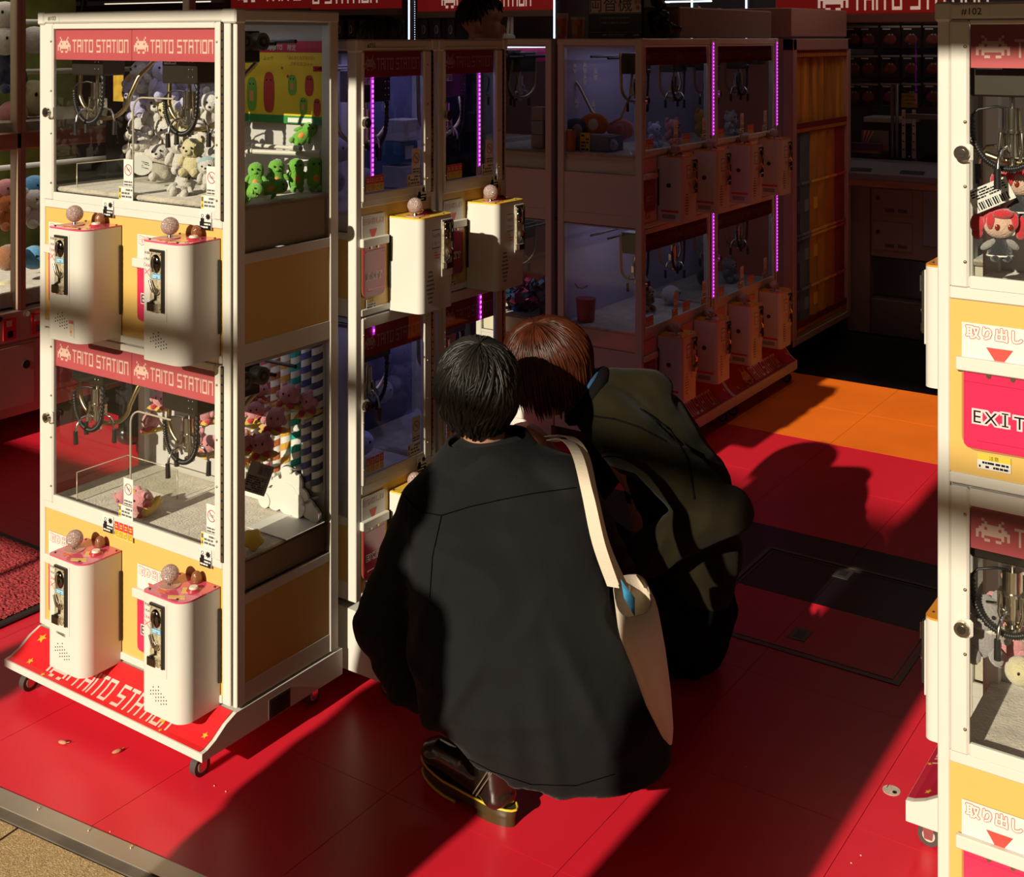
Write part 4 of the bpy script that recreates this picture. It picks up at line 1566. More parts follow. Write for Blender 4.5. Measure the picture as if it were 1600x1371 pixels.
def crane(name, label, loc, rot, W, D, tiers, boxes, bw, bd, style, o):
    """tiers: (z0, z1, panel_top, glass_bottom, glass_top, box_bottom)"""
    root = thing(name, label, 'crane game', loc, rot, o.get('group'))
    zb, zt = tiers[-1][0], tiers[0][1]
    pl, pr = o.get('pl', 0.022), o.get('pr', 0.044)
    sl, sr = o.get('sl', 0.038), o.get('sr', 0.024)
    PT = o.get('paint', WH)
    # posts
    g = 0.005
    for (u0, u1, fr) in ((0, pl, 1), (W - pr, W, 1), (0, 0.03, 0), (W - 0.03, W, 0)):
        b = B()
        if fr:
            if u1 - u0 > 0.03:
                b.bbox(u0, 0, zb, u1 - 0.018, 0.03, zt, 0.002)
                b.bbox(u1 - 0.013, 0.003, zb, u1, 0.03, zt, 0.002)
                b.box(u1 - 0.02, 0.012, zb, u1 - 0.01, 0.028, zt, mi=1)
            else:
                b.bbox(u0, 0, zb, u1, 0.03, zt, 0.002)
        else:
            b.bbox(u0, D - 0.03, zb, u1, D, zt, 0.002)
        b.ob('corner_post', [PT, BLK], root)
    B().bbox(-0.002, -0.002, zt - 0.028, W + 0.002, D + 0.002, zt, 0.004).ob('top_board', PT, root)
    for u0, u1 in ((-0.004, 0.024), (W - pr, W + 0.004)):
        B().bbox(u0, -0.005, zt - 0.032, u1, 0.03, zt + 0.0015, 0.004).ob('corner_cap', PT, root)
    if o.get('num'):
        b = B()
        b.box(0.028, -0.0026, zt - 0.024, 0.085, -0.0021, zt - 0.006, 1)
        write(b, o['num'], 0.016, FNF(-0.0031), 0.056, zt - 0.0205, 0)
        b.ob('number_plate', [EYE, PT], root)
    for ti, (z0, z1, pt, gb, gt, bz) in enumerate(tiers):
        top = ti == 0
        d0, d1 = pl, W - pr
        # front lower panel and rails
        B().box(pl, 0.003, z0 + 0.018, W - pr, 0.012, pt).ob('front_panel', o.get('panel', YEL), root)
        B().bbox(pl, -0.001, pt, W - pr, 0.012, gb - 0.02, 0.002).ob('front_rail', PT, root)
        B().bbox(pl, -0.002, z0, W - pr, 0.014, z0 + 0.018, 0.002).ob('bottom_rail', PT, root)
        # door
        zdb, zdt = gb - 0.022, (z1 - 0.029 if top else z1 - 0.004)
        b = B()
        b.bbox(d0, -0.004, zdb, d0 + sl, 0.010, zdt, 0.004)
        b.bbox(d1 - sr, -0.004, zdb, d1, 0.010, zdt, 0.004)
        b.bbox(d0 + sl, -0.002, zdb, d1 - sr, 0.008, gb, 0.002)
        b.bbox(d0 + sl, -0.002, gt, d1 - sr, 0.008, zdt, 0.002)
        dr = b.ob('door', PT, root)
        gu0, gu1 = d0 + sl, d1 - sr
        B().rect(gu0, gb, gu1, gt, 0.003).ob('door_pane', GLS, dr)
        b = B()
        b.box(d1 - 0.001, -0.004, zdb, d1 + 0.006, 0.001, zdt)
        n = 22
        for i in range(n):
            zz = zdb + (zdt - zdb) * (i + 0.1) / n
            b.box(d1, -0.005, zz, d1 + 0.0055, -0.001, zz + (zdt - zdb) / n * 0.75, 1)
        b.ob('piano_hinge', [BLK, BRS], dr)
        for q in (0.1, 0.38, 0.62, 0.9):
            zz = zdb + (zdt - zdb) * q
            for uu in (d0 + sl - 0.006, d1 - sr * 0.55):
                B().sph((uu, -0.004, zz), (0.003, 0.0025, 0.003), 8, 5).ob('rivet', BRS, dr)
        if o.get('lock', True):
            zz = gb + (gt - gb) * 0.49
            b = B()
            b.bbox(d0 + sl - 0.013, -0.012, zz - 0.015, d0 + sl + 0.008, -0.003, zz + 0.015, 0.005, 1)
            b.cyl((d0 + sl - 0.008, -0.020, zz), (d0 + sl - 0.008, -0.010, zz), 0.0125, n=18)
            b.cyl((d0 + sl - 0.008, -0.0215, zz), (d0 + sl - 0.008, -0.019, zz), 0.007, n=12, mi=2)
            b.box(d0 + sl - 0.0135, -0.0225, zz - 0.0012, d0 + sl - 0.0025, -0.0205, zz + 0.0012, 2)
            b.ob('lock', [CHR, WH, DRK], dr)
        # shop banner behind the pane
        ns = o.get('nsign', 1)
        bh = o.get('bh', 0.078)
        b = B()
        gw = (gu1 - gu0) / ns
        for k in range(ns):
            ua = gu0 + k * gw
            b.box(ua + 0.0008, 0.006, gt - bh, ua + gw - 0.0008, 0.008, gt + 0.006)
            logo(b, FNF(0.0054), ua + gw * 0.03, gt - bh * 0.76, gw * 0.93, bh * 0.42, mi=1)
        b.ob('banner', [o.get('ban', BAN), o.get('banw', BANW)], dr)
        # stickers on the pane
        for uu in o.get('stick', ()):
            place('warning_sticker', nosmoke(0, 0), dr, (uu, 0.0022, gb + 0.004))
        for (uu, tt) in o.get('four', ()):
            if tt == ti:
                place('notice_strip', fourstrip(), dr, (uu, 0.0020, gb + 0.003))
        # interior
        dd = o.get('deckdrop', 0.045)
        dz = gb - (dd[ti] if isinstance(dd, tuple) else dd)
        B().bbox(0.012, 0.012, dz - 0.012, W - 0.006, D - 0.012, dz, 0.004).ob('deck', DECK, root)
        B().box(0.008, D - 0.012, z0 + 0.01, W - 0.008, D - 0.004, zdt).ob('back_panel', o.get('lining', INW), root)
        B().box(0.01, 0.012, zdt - 0.006, W - 0.01, D - 0.012, zdt).ob('inner_ceiling', o.get('lining', INW), root)
        b = B()
        b.box(0.05, 0.035, zdt - 0.012, W - 0.03, 0.043, zdt - 0.0065)
        b.ob('led_strip', o.get('led', LEDW), root)
        if o.get('lamp'):
            area('cabinet_lamp', root, (W * 0.55, D * 0.5, zdt - 0.014), W * 0.7, D * 0.5, o['lamp'], o.get('lampc', (0.75, 0.78, 1.0)))
        # sides
        sz0, sz1 = gb - 0.098, zdt
        pz0, pz1 = z0 + 0.045, pt - 0.08
        for u0, sg in ((0.0, -1), (W, 1)):
            ua, ub = (u0 + 0.002, u0 + 0.010) if sg < 0 else (u0 - 0.010, u0 - 0.002)
            B().bbox(ua, 0.028, z0, ub, D - 0.028, pz0, 0.001).ob('side_rail', PT, root)
            B().bbox(ua, 0.028, pz1, ub, D - 0.028, sz0, 0.001).ob('side_rail', PT, root)
            uc = (ua + ub) / 2
            B().box(uc - 0.002, 0.028, pz0, uc + 0.002, D - 0.028, pz1).ob('side_panel', o.get('spanel', YEL), root)
            b = B()
            b.quad((uc, 0.028, sz0), (uc, D - 0.028, sz0), (uc, D - 0.028, sz1), (uc, 0.028, sz1))
            b.ob('side_pane', GLS, root)
        # deck apron seen through the side panes
        for u0 in (0.018, W - 0.020):
            B().box(u0 - 0.001, 0.03, sz0, u0 + 0.001, D - 0.03, dz - 0.012).ob('apron', mat('apron_cloth', (0.66, 0.58, 0.46), 0.9, bump=0.3, bs=60), root)
        # gantry
        b = B()
        b.cyl((0.02, D * 0.62, zdt - 0.045), (W - 0.02, D * 0.62, zdt - 0.045), 0.005, n=8)
        b.cyl((0.02, D * 0.42, zdt - 0.05), (W - 0.02, D * 0.42, zdt - 0.05), 0.005, n=8)
        b.ob('gantry_rail', DRK, root)
        for j, cu in enumerate(o.get('claws', ())):
            cw = clawunit(root, cu[0], cu[1], zdt - cu[2])
            cw.scale = (1.12, 1.12, 1.12)
        b = B()
        for vv in (0.055, 0.11):
            b.cyl((W - 0.055, vv, zdt - 0.045), (W - 0.025, vv, zdt - 0.045), 0.021, n=18, mi=1)
            b.cyl((W - 0.0255, vv, zdt - 0.045), (W - 0.0235, vv, zdt - 0.045), 0.013, n=14)
            b.cyl((W - 0.024, vv, zdt - 0.045), (W - 0.0225, vv, zdt - 0.045), 0.006, n=10, mi=1)
        b.bbox(W - 0.16, 0.035, zdt - 0.095, W - 0.055, 0.13, zdt - 0.02, 0.003)
        if o.get('trolley', True):
            b.ob('trolley', [DRK, mat('roller', (0.10, 0.075, 0.04), 0.5)], root)
        # coin boxes and chutes
        for (uu) in boxes:
            coinbox(root, uu, bz, bw, bd, o.get('bhh', 0.272), style)
        for (uu, ww) in o.get('chutes', ()):
            chute(root, uu, bz + 0.027, ww, o.get('cst', 'big'))
        for (uu, zz) in o.get('caution', ()):
            place('caution_sticker', warnblack(), root, (uu, -0.0028, pt + zz))
    # base
    if o.get('base', True):
        zl = 0.06
        lip = zl + o.get('lip', 0.018)
        fz = lambda f: zb + (lip - zb) * f
        pr_ = [(0.0, fz(.115)), (-0.03, fz(.35)), (-0.062, fz(.77)), (-0.085, fz(.96)), (-0.100, lip), (-0.100, zl), (D + 0.012, zl), (D + 0.012, zb - 0.006)]
        bs = B().pris([(p[0], p[1]) for p in pr_], 'x', -0.002, W + 0.002).ob('base', PT, root)
        a, c = V((0, -0.004, zb - 0.0065)), V((0, -0.0985, zl + 0.021))
        prof = [(-0.002, fz(.115) + .001), (-0.03, fz(.35) + .001), (-0.062, fz(.77) + .001), (-0.085, fz(.96) + .001), (-0.0985, lip + 0.0012)]
        ls = [0]
        for i in range(4):
            ls.append(ls[-1] + math.hypot(prof[i + 1][0] - prof[i][0], prof[i + 1][1] - prof[i][1]))

        def slope(u, t, lift=0.0008):
            q = (1 - t) * ls[-1]
            for i in range(4):
                if q <= ls[i + 1] + 1e-9:
                    k = (q - ls[i]) / (ls[i + 1] - ls[i])
                    return (u, prof[i][0] + (prof[i + 1][0] - prof[i][0]) * k - lift * 0.4, prof[i][1] + (prof[i + 1][1] - prof[i][1]) * k + lift)
            return (u, prof[-1][0] - lift * 0.4, prof[-1][1] + lift)
        b = B()
        for i in range(4):
            t0, t1 = 1 - ls[i] / ls[-1], 1 - ls[i + 1] / ls[-1]
            b.quad(slope(0.008, t1), slope(W - 0.008, t1), slope(W - 0.008, t0), slope(0.008, t0))
        lw = W * o.get('lw', 0.62)
        for k in range(8):
            pass
        lb = B()
        logo(lb, lambda u, t: (u, t, 0), (W - lw) * o.get('lx', 0.52), 0.10, lw, 0.50)
        # cut the lettering along the curve in short steps
        for f in lb.f:
            q = [lb.v[i] for i in f]
            u0, u1, t0, t1 = q[0][0], q[1][0], q[0][1], q[2][1]
            n = max(1, int((t1 - t0) / 0.08))
            for s_ in range(n):
                ta, tb = t0 + (t1 - t0) * s_ / n, t0 + (t1 - t0) * (s_ + 1) / n
                b.quad(slope(u0, ta, 0.0018), slope(u1, ta, 0.0018), slope(u1, tb, 0.0018), slope(u0, tb, 0.0018), 1)
        for (uu, tt, rr_) in ((0.05, 0.75, 0.014), (0.075, 0.2, 0.010), (0.150, 0.04, 0.008), (W - 0.16, 0.3, 0.014), (W - 0.03, 0.35, 0.009), (W - 0.145, 0.06, 0.006)):
            vs = []
            for i in range(10):
                a_ = PI / 2 + 2 * PI * i / 10
                k = rr_ if i % 2 == 0 else rr_ * 0.45
                vs.append(slope(uu + k * math.cos(a_), min(1, max(0, tt + k * math.sin(a_) / ls[-1])), 0.002))
            ctr = slope(uu, tt, 0.002)
            b.add([ctr] + vs, [(0, 1 + i, 1 + (i + 1) % 10) for i in range(10)], 2)
        b.ob('base_banner', [o.get('bcol', BAR), o.get('bprint', mat('base_print', (0.70, 0.52, 0.44), 0.4)), mat('star_yellow', (0.75, 0.40, 0.04), 0.4)], bs)
        if o.get('grille'):
            b = B()
            b.box(W + 0.002, 0.10, zl + 0.002, W + 0.0035, 0.17, zl + 0.048, 1)
            for i in range(6):
                b.box(W + 0.0035, 0.104, zl + 0.006 + i * 0.007, W + 0.0045, 0.166, zl + 0.009 + i * 0.007)
            b.ob('vent_plate', [BLK, mat('vent_brown', (0.10, 0.06, 0.035), 0.6)], bs)
        for uu in (0.05, W - 0.045):
            for vv in (-0.065, D - 0.05):
                b = B()
                b.cyl((uu - 0.009, vv, 0.0225), (uu + 0.009, vv, 0.0225), 0.0225, n=18)
                b.cyl((uu - 0.0095, vv, 0.0225), (uu + 0.0095, vv, 0.0225), 0.013, n=14, mi=1)
                for sg in (-1, 1):
                    b.pris([(vv - 0.014, zl), (vv + 0.014, zl), (vv + 0.008, 0.016), (vv - 0.008, 0.016)], 'x', uu + sg * 0.011, uu + sg * 0.013, 2)
                b.ob('caster', [mat('caster_wheel', (0.06, 0.05, 0.045), 0.5), mat('caster_hub', (0.5, 0.46, 0.38), 0.5), CHR], root)
    return root


def asset(root, u, z):
    b = B()
    b.box(0, -.0008, 0, .034, 0, .020)
    b.rect(.018, .009, .032, .018, -.0011, 1)
    bars(b, .002, .001, .032, .008, 2, -.0011, 1, 3)
    bars(b, .002, .010, .016, .018, 1, -.0011, 1, 5)
    b.ob('asset_sticker', [GREY, EYE], root, (u, -.1103, z), (0, .08, 0))


def ticket(root, u, z):
    b = B()
    b.box(0, -.0008, 0, .019, 0, .043)
    b.box(.001, -.0012, .034, .018, 0, .042, 1)
    b.box(.004, -.0012, .004, .015, 0, .030, 2)
    b.box(.007, -.0014, .012, .012, 0, .018, 1)
    bars(b, .002, .035, .017, .041, 1, -.0015, 3, 2)
    b.ob('ticket_sticker', [WHS, mat('ticket_pink', (.62, .16, .14), .5), mat('ticket_cream', (.66, .50, .30), .5), REDP], root, (u, -.1103, z))


T103 = [(0.905, 1.715, 1.213, 1.254, 1.672, 0.920), (0.130, 0.905, 0.436, 0.476, 0.885, 0.124)]
claws103 = [(0.150, 0.065, 0.048), (0.500, 0.065, 0.062)]
m103 = crane('crane_game', 'tall sunlit white two-tier crane game numbered #103, nearest on the left', (-2.798, 1.929, 0), 0, 0.728, 0.342, T103,
             (0.193, 0.542), 0.135, 0.110, 'pink',
             dict(num='#103', nsign=2, deckdrop=(-0.012, 0.019), claws=claws103, stick=(0.335, 0.630), four=((0.0, 9),), chutes=((0.040, 0.125), (0.389, 0.125)), lamp=0.22, grille=True,
                  caution=((0.262, -0.005), (0.612, -0.005))))
place('notice_strip', fourstrip(), m103, (0.305, -0.0015, 0.425))
asset(m103, .226, .212)
ticket(m103, .275, .932)
m102 = crane('crane_game', 'sunlit white two-tier crane game numbered #102 at the right edge', (-0.567, 2.107, 0), 0, 0.728, 0.342,
             [(0.905, 1.709, 1.213, 1.254, 1.672, 0.920), (0.130, 0.905, 0.436, 0.476, 0.872, 0.124)],
             (0.193, 0.542), 0.135, 0.110, 'pink',
             dict(num='#102', nsign=2, pl=0.020, sl=0.032, bh=0.072, claws=((0.105, 0.07, 0.045), (0.45, 0.07, 0.05)), chutes=((0.040, 0.125), (0.389, 0.125)), lamp=0.12, caution=((0.262, 0.0),)))
TB = [(0.905, 1.645, 1.195, 1.232, 1.622, 0.903), (0.150, 0.905, 0.43, 0.475, 0.872, 0.150)]
T751 = [(0.946, 1.645, 1.220, 1.255, 1.6235, 0.944), (0.232, 0.946, 0.497, 0.539, 0.914, 0.232)]
BAND = mat('dark_red_banner', (0.52, 0.05, 0.08), 0.3)
BANDW = mat('dull_print', (0.75, 0.48, 0.46), 0.4)
o751 = dict(pl=0.020, pr=0.022, sl=0.012, sr=0.034, nsign=1, bh=0.075, stick=(0.225,), ban=BAND, banw=BANDW, chutes=((0.022, 0.089),), cst='dim', bhh=0.244,
            claws=((0.13, 0.08, 0.05),), caution=((0.240, -0.008),), trolley=False, four=((0.04, 0), (0.04, 1)), lw=0.75,
            lining=mat('blue_lining', (0.13, 0.13, 0.24), 0.6), lamp=0.35, lampc=(0.45, 0.42, 1.0), led=mat('blue_led', (0.3, 0.35, 1.0), emit=1.5))
m751 = crane('crane_game', 'narrow white two-tier crane game numbered #751, first in the shaded row', (-2.045, 2.307, 0), PI / 2, 0.326, 0.345, T751,
             (0.130,), 0.142, 0.103, 'yellow', dict(o751, num='#751'))
m752 = crane('crane_game', 'narrow white two-tier crane game just behind #751 in the shaded row', (-2.045, 2.645, 0), PI / 2, 0.326, 0.345, T751,
             (0.130,), 0.142, 0.103, 'yellow', o751)


def ledline(root, u, v, z0, z1, m1, n=None):
    b = B()
    b.box(u - 0.004, v, z0, u + 0.004, v + 0.004, z1, 1)
    n = n or int((z1 - z0) / 0.0125)
    for i in range(n):
        zz = z0 + (z1 - z0) * (i + 0.5) / n
        b.box(u - 0.0028, v - 0.001, zz - 0.0032, u + 0.0028, v, zz + 0.0032)
    return b.ob('led_strip', [m1, LEDD], root)


for r, u in ((m751, 0.074), (m752, 0.203)):
    for (za, zb_) in ((1.28, 1.62), (0.84 if r is m752 else 0.89, 0.912)):
        ledline(r, u, 0.0085 if za > 1 else 0.0045, za, zb_, LEDP)

# the four-bay block down the aisle: two modules side by side
TG3 = [(0.900, 1.647, 1.180, 1.205, 1.612, 0.915), (0.205, 0.900, 0.475, 0.505, 0.875, 0.200)]
SHP = mat('shade_paint', (0.62, 0.55, 0.50), 0.45)
og3 = dict(lip=0.042, lw=0.56, pl=0.022, pr=0.040, sl=0.006, sr=0.020, nsign=2, bh=0.072, paint=WH, ban=mat('violet_banner', (0.28, 0.01, 0.09), 0.3), banw=mat('violet_print', (0.55, 0.25, 0.36), 0.4),
           chutes=((0.016, 0.095), (0.345, 0.095)), cst='red', panel=WH, spanel=WH, bhh=0.262, lock=True, lining=mat('lilac_lining', (0.42, 0.40, 0.55), 0.6),
           stick=(0.28, 0.55), four=((0.03, 0), (0.36, 0), (0.03, 1), (0.36, 1)), claws=((0.14, 0.10, 0.03), (0.47, 0.10, 0.03)), bcol=mat('base_maroon', (0.42, 0.012, 0.035), 0.35),
           lamp=0.22, lampc=(0.62, 0.6, 1.0), deckdrop=0.02)
g3a = crane('crane_game', 'white crane game block with orange-topped coin boxes, first behind the crouching woman', (-2.27, 4.234, 0), PI / 2, 0.660, 0.390, TG3,
            (0.135, 0.461), 0.135, 0.108, 'orange', og3)
g3b = crane('crane_game', 'white crane game block between two upright purple light strips far down the aisle', (-2.27, 4.902, 0), PI / 2, 0.715, 0.390, TG3,
            (0.144, 0.490), 0.135, 0.108, 'orange', dict(og3, lamp=0.06, nsign=2))
for r, u in ((g3a, 0.645), (g3b, 0.698)):
    ledline(r, u, -0.006, 1.225, 1.632, LEDP, 26)
    ledline(r, u, -0.006, 0.52, 0.895, LEDP, 24)
crane('crane_game', 'crane game added back to back with #751 to block sun, almost wholly hidden', (-2.81, 2.965, 0), -PI / 2, 0.655, 0.40, T751, (0.14, 0.47), 0.142, 0.103, 'yellow',  # invented machine that stops sun reaching the gap machine behind
      dict(o751, lamp=0, stick=(), four=(), claws=(), caution=(), chutes=(), nsign=2))
# back-to-back neighbour whose side shows in the gap, and the row behind #102
gap = crane('crane_game', 'shaded crane game seen side-on in the gap behind the narrow machines', (-2.690 - 0.385, 4.234 + 0.665, 0), -PI / 2, 0.665, 0.385, TG3,
            (), 0.135, 0.108, 'orange', dict(og3, lamp=0.10, chutes=(), stick=(), four=(), claws=((0.5, 0.12, 0.03),)))
B().box(0.01, 0.01, 0.0, 0.65, 0.375, 0.062).ob('skirt', WH, gap)
B().box(0.02, 0.01, 0.0, 0.65, 0.385, 0.055).ob('skirt', DRK, g3a)
m102b = crane('crane_game', 'crane game hidden behind #102 with coin boxes facing the aisle', (-0.635, 3.20, 0), -PI / 2, 0.70, 0.342, TB,
              (0.41, 0.06), 0.135, 0.108, 'orange', dict(og3, lamp=0, pr=0.044, stick=(), four=(), claws=(), chutes=()))

# ------------------------------------------------------------------ prizes
def fluffy(name, col, d=0.8):
    return mat(name, col, 0.95, var=0.12, vs=60, bump=d, bs=220, sheen=0.5)


FW_ = fluffy('white_plush', (0.60, 0.55, 0.50))
PLM = dict(white=FW_, cream=fluffy('cream_plush', (0.60, 0.52, 0.30)), blue=fluffy('pale_blue_plush', (0.33, 0.47, 0.50)), lilac=fluffy('lilac_plush', (0.45, 0.42, 0.62)),
           green=fluffy('green_plush', (0.15, 0.42, 0.035)), pink=fluffy('pink_plush', (0.62, 0.24, 0.25)), red=fluffy('red_plush', (0.55, 0.02, 0.03)), yellow=fluffy('yellow_plush', (0.68, 0.42, 0.04)),
           orange=fluffy('orange_plush', (0.55, 0.16, 0.03)), brown=fluffy('brown_plush', (0.25, 0.10, 0.035)), grey=fluffy('grey_plush', (0.28, 0.25, 0.24)), navy=fluffy('navy_plush', (0.03, 0.04, 0.10)),
           skin=fluffy('doll_skin', (0.62, 0.40, 0.28)), black=fluffy('black_plush', (0.02, 0.02, 0.022)), sky=fluffy('sky_plush', (0.08, 0.28, 0.50)))
BELLY = mat('orange_belly', (0.66, 0.26, 0.05), 0.8)


def plush(kind, col, label, loc, rot, s, group, cat='plush toy', name=None, c2=None):
    """soft toy about 0.1 m tall at s = 1, standing on its base point and looking to -y"""
    m = PLM[col]
    root = thing(name or 'plush_toy', label, cat, loc, rot, group)
    root.scale = (s, s, s)

    def part(nm, fn, mm):
        return place(nm, shared((kind, nm, col, c2), lambda: fn().me(nm, mm)), root)
    if kind == 'bear':
        part('torso', lambda: B().sph((0, 0, .034), (.030, .027, .034), 16, 10, fuzz=.10, fs_=60), m)
        part('head', lambda: B().sph((0, -.004, .078), (.034, .031, .030), 18, 11, fuzz=.10, fs_=60).sph((0, -.032, .071), (.014, .010, .010), 12, 8), m)
        for a in (-1, 1):
            part('ear' + ('' if a < 0 else ''), lambda: B().sph((0, 0, 0), (.011, .007, .012), 10, 7), m).location = (a * .026, 0, .104)
            o = part('arm', lambda: B().sph((0, 0, 0), (.011, .012, .021), 12, 8, fuzz=.1, fs_=80), m)
            o.location = (a * .032, -.010, .044)
            o.rotation_euler = (0.4, a * -0.5, 0)
            o = part('foot', lambda: B().sph((0, 0, 0), (.013, .021, .014), 12, 8, fuzz=.1, fs_=80), m)
            o.location = (a * .019, -.022, .012)
            part('eye', lambda: B().sph((0, 0, 0), .0034, 8, 6), EYE).location = (a * .012, -.034, .083)
        part('nose', lambda: B().sph((0, -.041, .074), (.0045, .003, .0035), 8, 6), EYE)
        if c2:
            part('hood', lambda: B().sph((0, .004, .088), (.036, .033, .026), 16, 9), PLM[c2])
    elif kind == 'sprout':            # tall upright toy with a plain orange belly
        part('torso', lambda: B().loft([[(r * math.cos(2 * PI * i / 18), r * .85 * math.sin(2 * PI * i / 18), z) for i in range(18)] for r, z in ((.004, .008), (.022, .011), (.029, .03), (.028, .055), (.026, .07), (.029, .085), (.029, .1), (.022, .114), (.008, .121))]), m)
        part('belly', lambda: B().sph((0, -.014, .046), (.015, .013, .022), 12, 8), BELLY)
        for a in (-1, 1):
            o = part('arm', lambda: B().sph((0, 0, 0), (.0085, .009, .020), 10, 7), m)
            o.location = (a * .031, -.006, .060)
            o.rotation_euler = (0.3, a * (2.4 if a > 0 else -0.5), 0)
            part('foot', lambda: B().sph((0, 0, 0), (.012, .017, .012), 10, 7), m).location = (a * .014, -.012, .010)
            part('eye', lambda: B().sph((0, 0, 0), (.0035, .003, .004), 8, 6), EYE).location = (a * .010, -.0255, .098)
        part('muzzle', lambda: B().sph((0, -.024, .086), (.010, .007, .006), 10, 6), PLM['green'])
    elif kind == 'ball':              # round toy sitting on a yellow cushion
        part('torso', lambda: B().sph((0, 0, .046), (.034, .033, .032), 20, 12, fuzz=.04), m)
        for a in (-1, 1):
            part('ear', lambda: B().sph((0, 0, 0), (.010, .007, .010), 10, 7), m).location = (a * .022, 0, .073)
            part('hand', lambda: B().sph((0, 0, 0), (.010, .010, .012), 10, 7), m).location = (a * .031, -.012, .042)
            part('foot', lambda: B().sph((0, 0, 0), (.013, .018, .011), 10, 7), PLM['red']).location = (a * .017, -.020, .017)
            part('eye', lambda: B().sph((0, 0, 0), (.003, .002, .004), 8, 6), EYE).location = (a * .010, -.031, .054)

        def cush():
            b = B()
            b.loft([[((r * (1 + .22 * math.cos(5 * a))) * math.cos(a), (r * (1 + .22 * math.cos(5 * a))) * math.sin(a), z) for a in [2 * PI * i / 40 for i in range(40)]] for r, z in ((.005, .001), (.03, .003), (.042, .010), (.034, .018), (.005, .021))])
            return b
        part('cushion', cush, PLM['yellow'])
    elif kind == 'doll':
        part('torso', lambda: B().loft([[(r * math.cos(2 * PI * i / 14), r * .8 * math.sin(2 * PI * i / 14), z) for i in range(14)] for r, z in ((.027, .012), (.024, .028), (.016, .046), (.008, .052))]), PLM['black'])
        part('head', lambda: B().sph((0, -.002, .078), (.033, .029, .030), 18, 11), PLM['skin'])
        part('hair', lambda: B().sph((0, .005, .086), (.037, .031, .029), 18, 11).sph((0, -.025, .103), (.022, .010, .010), 12, 7).sph((-.024, -.02, .088), (.009, .008, .018), 10, 7).sph((.024, -.02, .088), (.009, .008, .018), 10, 7), m)
        for a in (-1, 1):
            part('hair_bunch', lambda: B().sph((0, 0, 0), (.015, .014, .022), 12, 8).sph((.0, 0, -.018), (.012, .011, .015), 10, 7), m).location = (a * .044, .004, .078)
            o = part('arm', lambda: B().sph((0, 0, 0), (.008, .008, .018), 10, 7), PLM['grey'])
            o.location = (a * .025, -.005, .036)
            o.rotation_euler = (0.3, a * -0.9, 0)
            part('foot', lambda: B().sph((0, 0, 0), (.010, .015, .009), 10, 7), PLM['black']).location = (a * .012, -.010, .009)
            part('eye', lambda: B().sph((0, 0, 0), (.0055, .002, .0065), 10, 7), mat('red_eye', (0.20, 0.02, 0.01), 0.2)).location = (a * .013, -.0295, .076)
        part('trim', lambda: B().loft([[(r * math.cos(2 * PI * i / 14), r * .8 * math.sin(2 * PI * i / 14), z) for i in range(14)] for r, z in ((.0278, .013), (.0272, .016))], cap=False), WHS)
    elif kind == 'blob':              # plain round cushion toy with two dot eyes
        part('torso', lambda: B().sph((0, 0, .040), (.045, .040, .040), 18, 11), m)
        for a in (-1, 1):
            part('eye', lambda: B().sph((0, 0, 0), (.004, .002, .005), 8, 6), EYE).location = (a * .015, -.0375, .050)
    elif kind == 'pillow':
        part('cover', lambda: B().sph((0, 0, .04), (.055, .018, .042), 18, 11), m)
        part('emblem', lambda: B().sph((0, -.0145, .041), (.020, .006, .022), 14, 9), PLM[c2 or 'white'])
    return root


def at(px, py, y=None, x=None):
    return on_y(px, py, y) if x is None else on_x(px, py, x)


rg0 = random.Random(4)
place_words = ['by the door glass', 'near the divider', 'by the side pane', 'at the back']
W1 = [(226, 118, 2.20, 'white', 'lilac'), (262, 128, 2.17, 'lilac', None), (222, 152, 2.20, 'lilac', None), (302, 140, 2.19, 'lilac', None), (326, 168, 2.16, 'white', None), (244, 182, 2.18, 'white', None),
      (286, 178, 2.20, 'cream', None), (314, 206, 2.15, 'white', None), (216, 206, 2.19, 'white', None), (262, 214, 2.19, 'white', None), (224, 236, 2.14, 'white', None), (254, 250, 2.15, 'white', None),
      (334, 226, 2.13, 'white', None), (286, 236, 2.13, 'white', None), (345, 190, 2.2, 'white', None), (350, 250, 2.16, 'white', None)]
pos = ['top left of the heap under the banner', 'under the right-hand claw motor', 'left edge of the heap, second from the top', 'behind the right-hand claw', 'high by the right door stile', 'behind the curved divider rod', 'behind the claw body, yellowish', 'right of the right-hand claw arms', 'left edge of the heap, halfway down', 'middle of the heap', 'lower left of the heap beside the round card', 'low in the heap behind the pale blue hood', 'low right behind the yellow bear', 'just above the yellow bear', 'right edge of the heap at claw height', 'lower right corner of the heap']
for (px, py, y, c, h), w in zip(W1, pos):
    q = at(px, py, y)
    plush('bear', c, f'fluffy white plush bear {w}', q - V((0, 0, .055)), (rg0.uniform(-.3, .3), rg0.uniform(-.4, .4), rg0.uniform(-.6, .9)), 1.0 * rg0.uniform(.9, 1.1), 'white plush heap in #103', c2=h)
q = at(302, 240, 2.04)
plush('bear', 'cream', 'pale yellow fluffy plush bear sitting in front of the white heap', q - V((0, 0, .055)), (0, 0, .35), 0.86, 'white plush heap in #103')
q = at(276, 290, 1.985)
plush('bear', 'white', 'white plush bear face down in a pale blue hood at the front of the heap', q - V((0, 0.0, .035)), (-1.0, 0.3, .7), 0.72, 'white plush heap in #103', c2='blue')
q = at(332, 262, 2.03)
plush('bear', 'white', 'white plush bear in a pale blue hood by the right door stile', q - V((0, 0, .05)), (0, -.2, .6), 0.7, 'white plush heap in #103', c2='blue')
tg = thing('paper_tag', 'round white paper tag leaning on the lower left of the white plush heap', 'tag', at(222, 258, 2.03))
B().cyl((0, 0, 0), (0.002, -0.002, 0), 0.026, n=24).ob('card', WHS, tg)
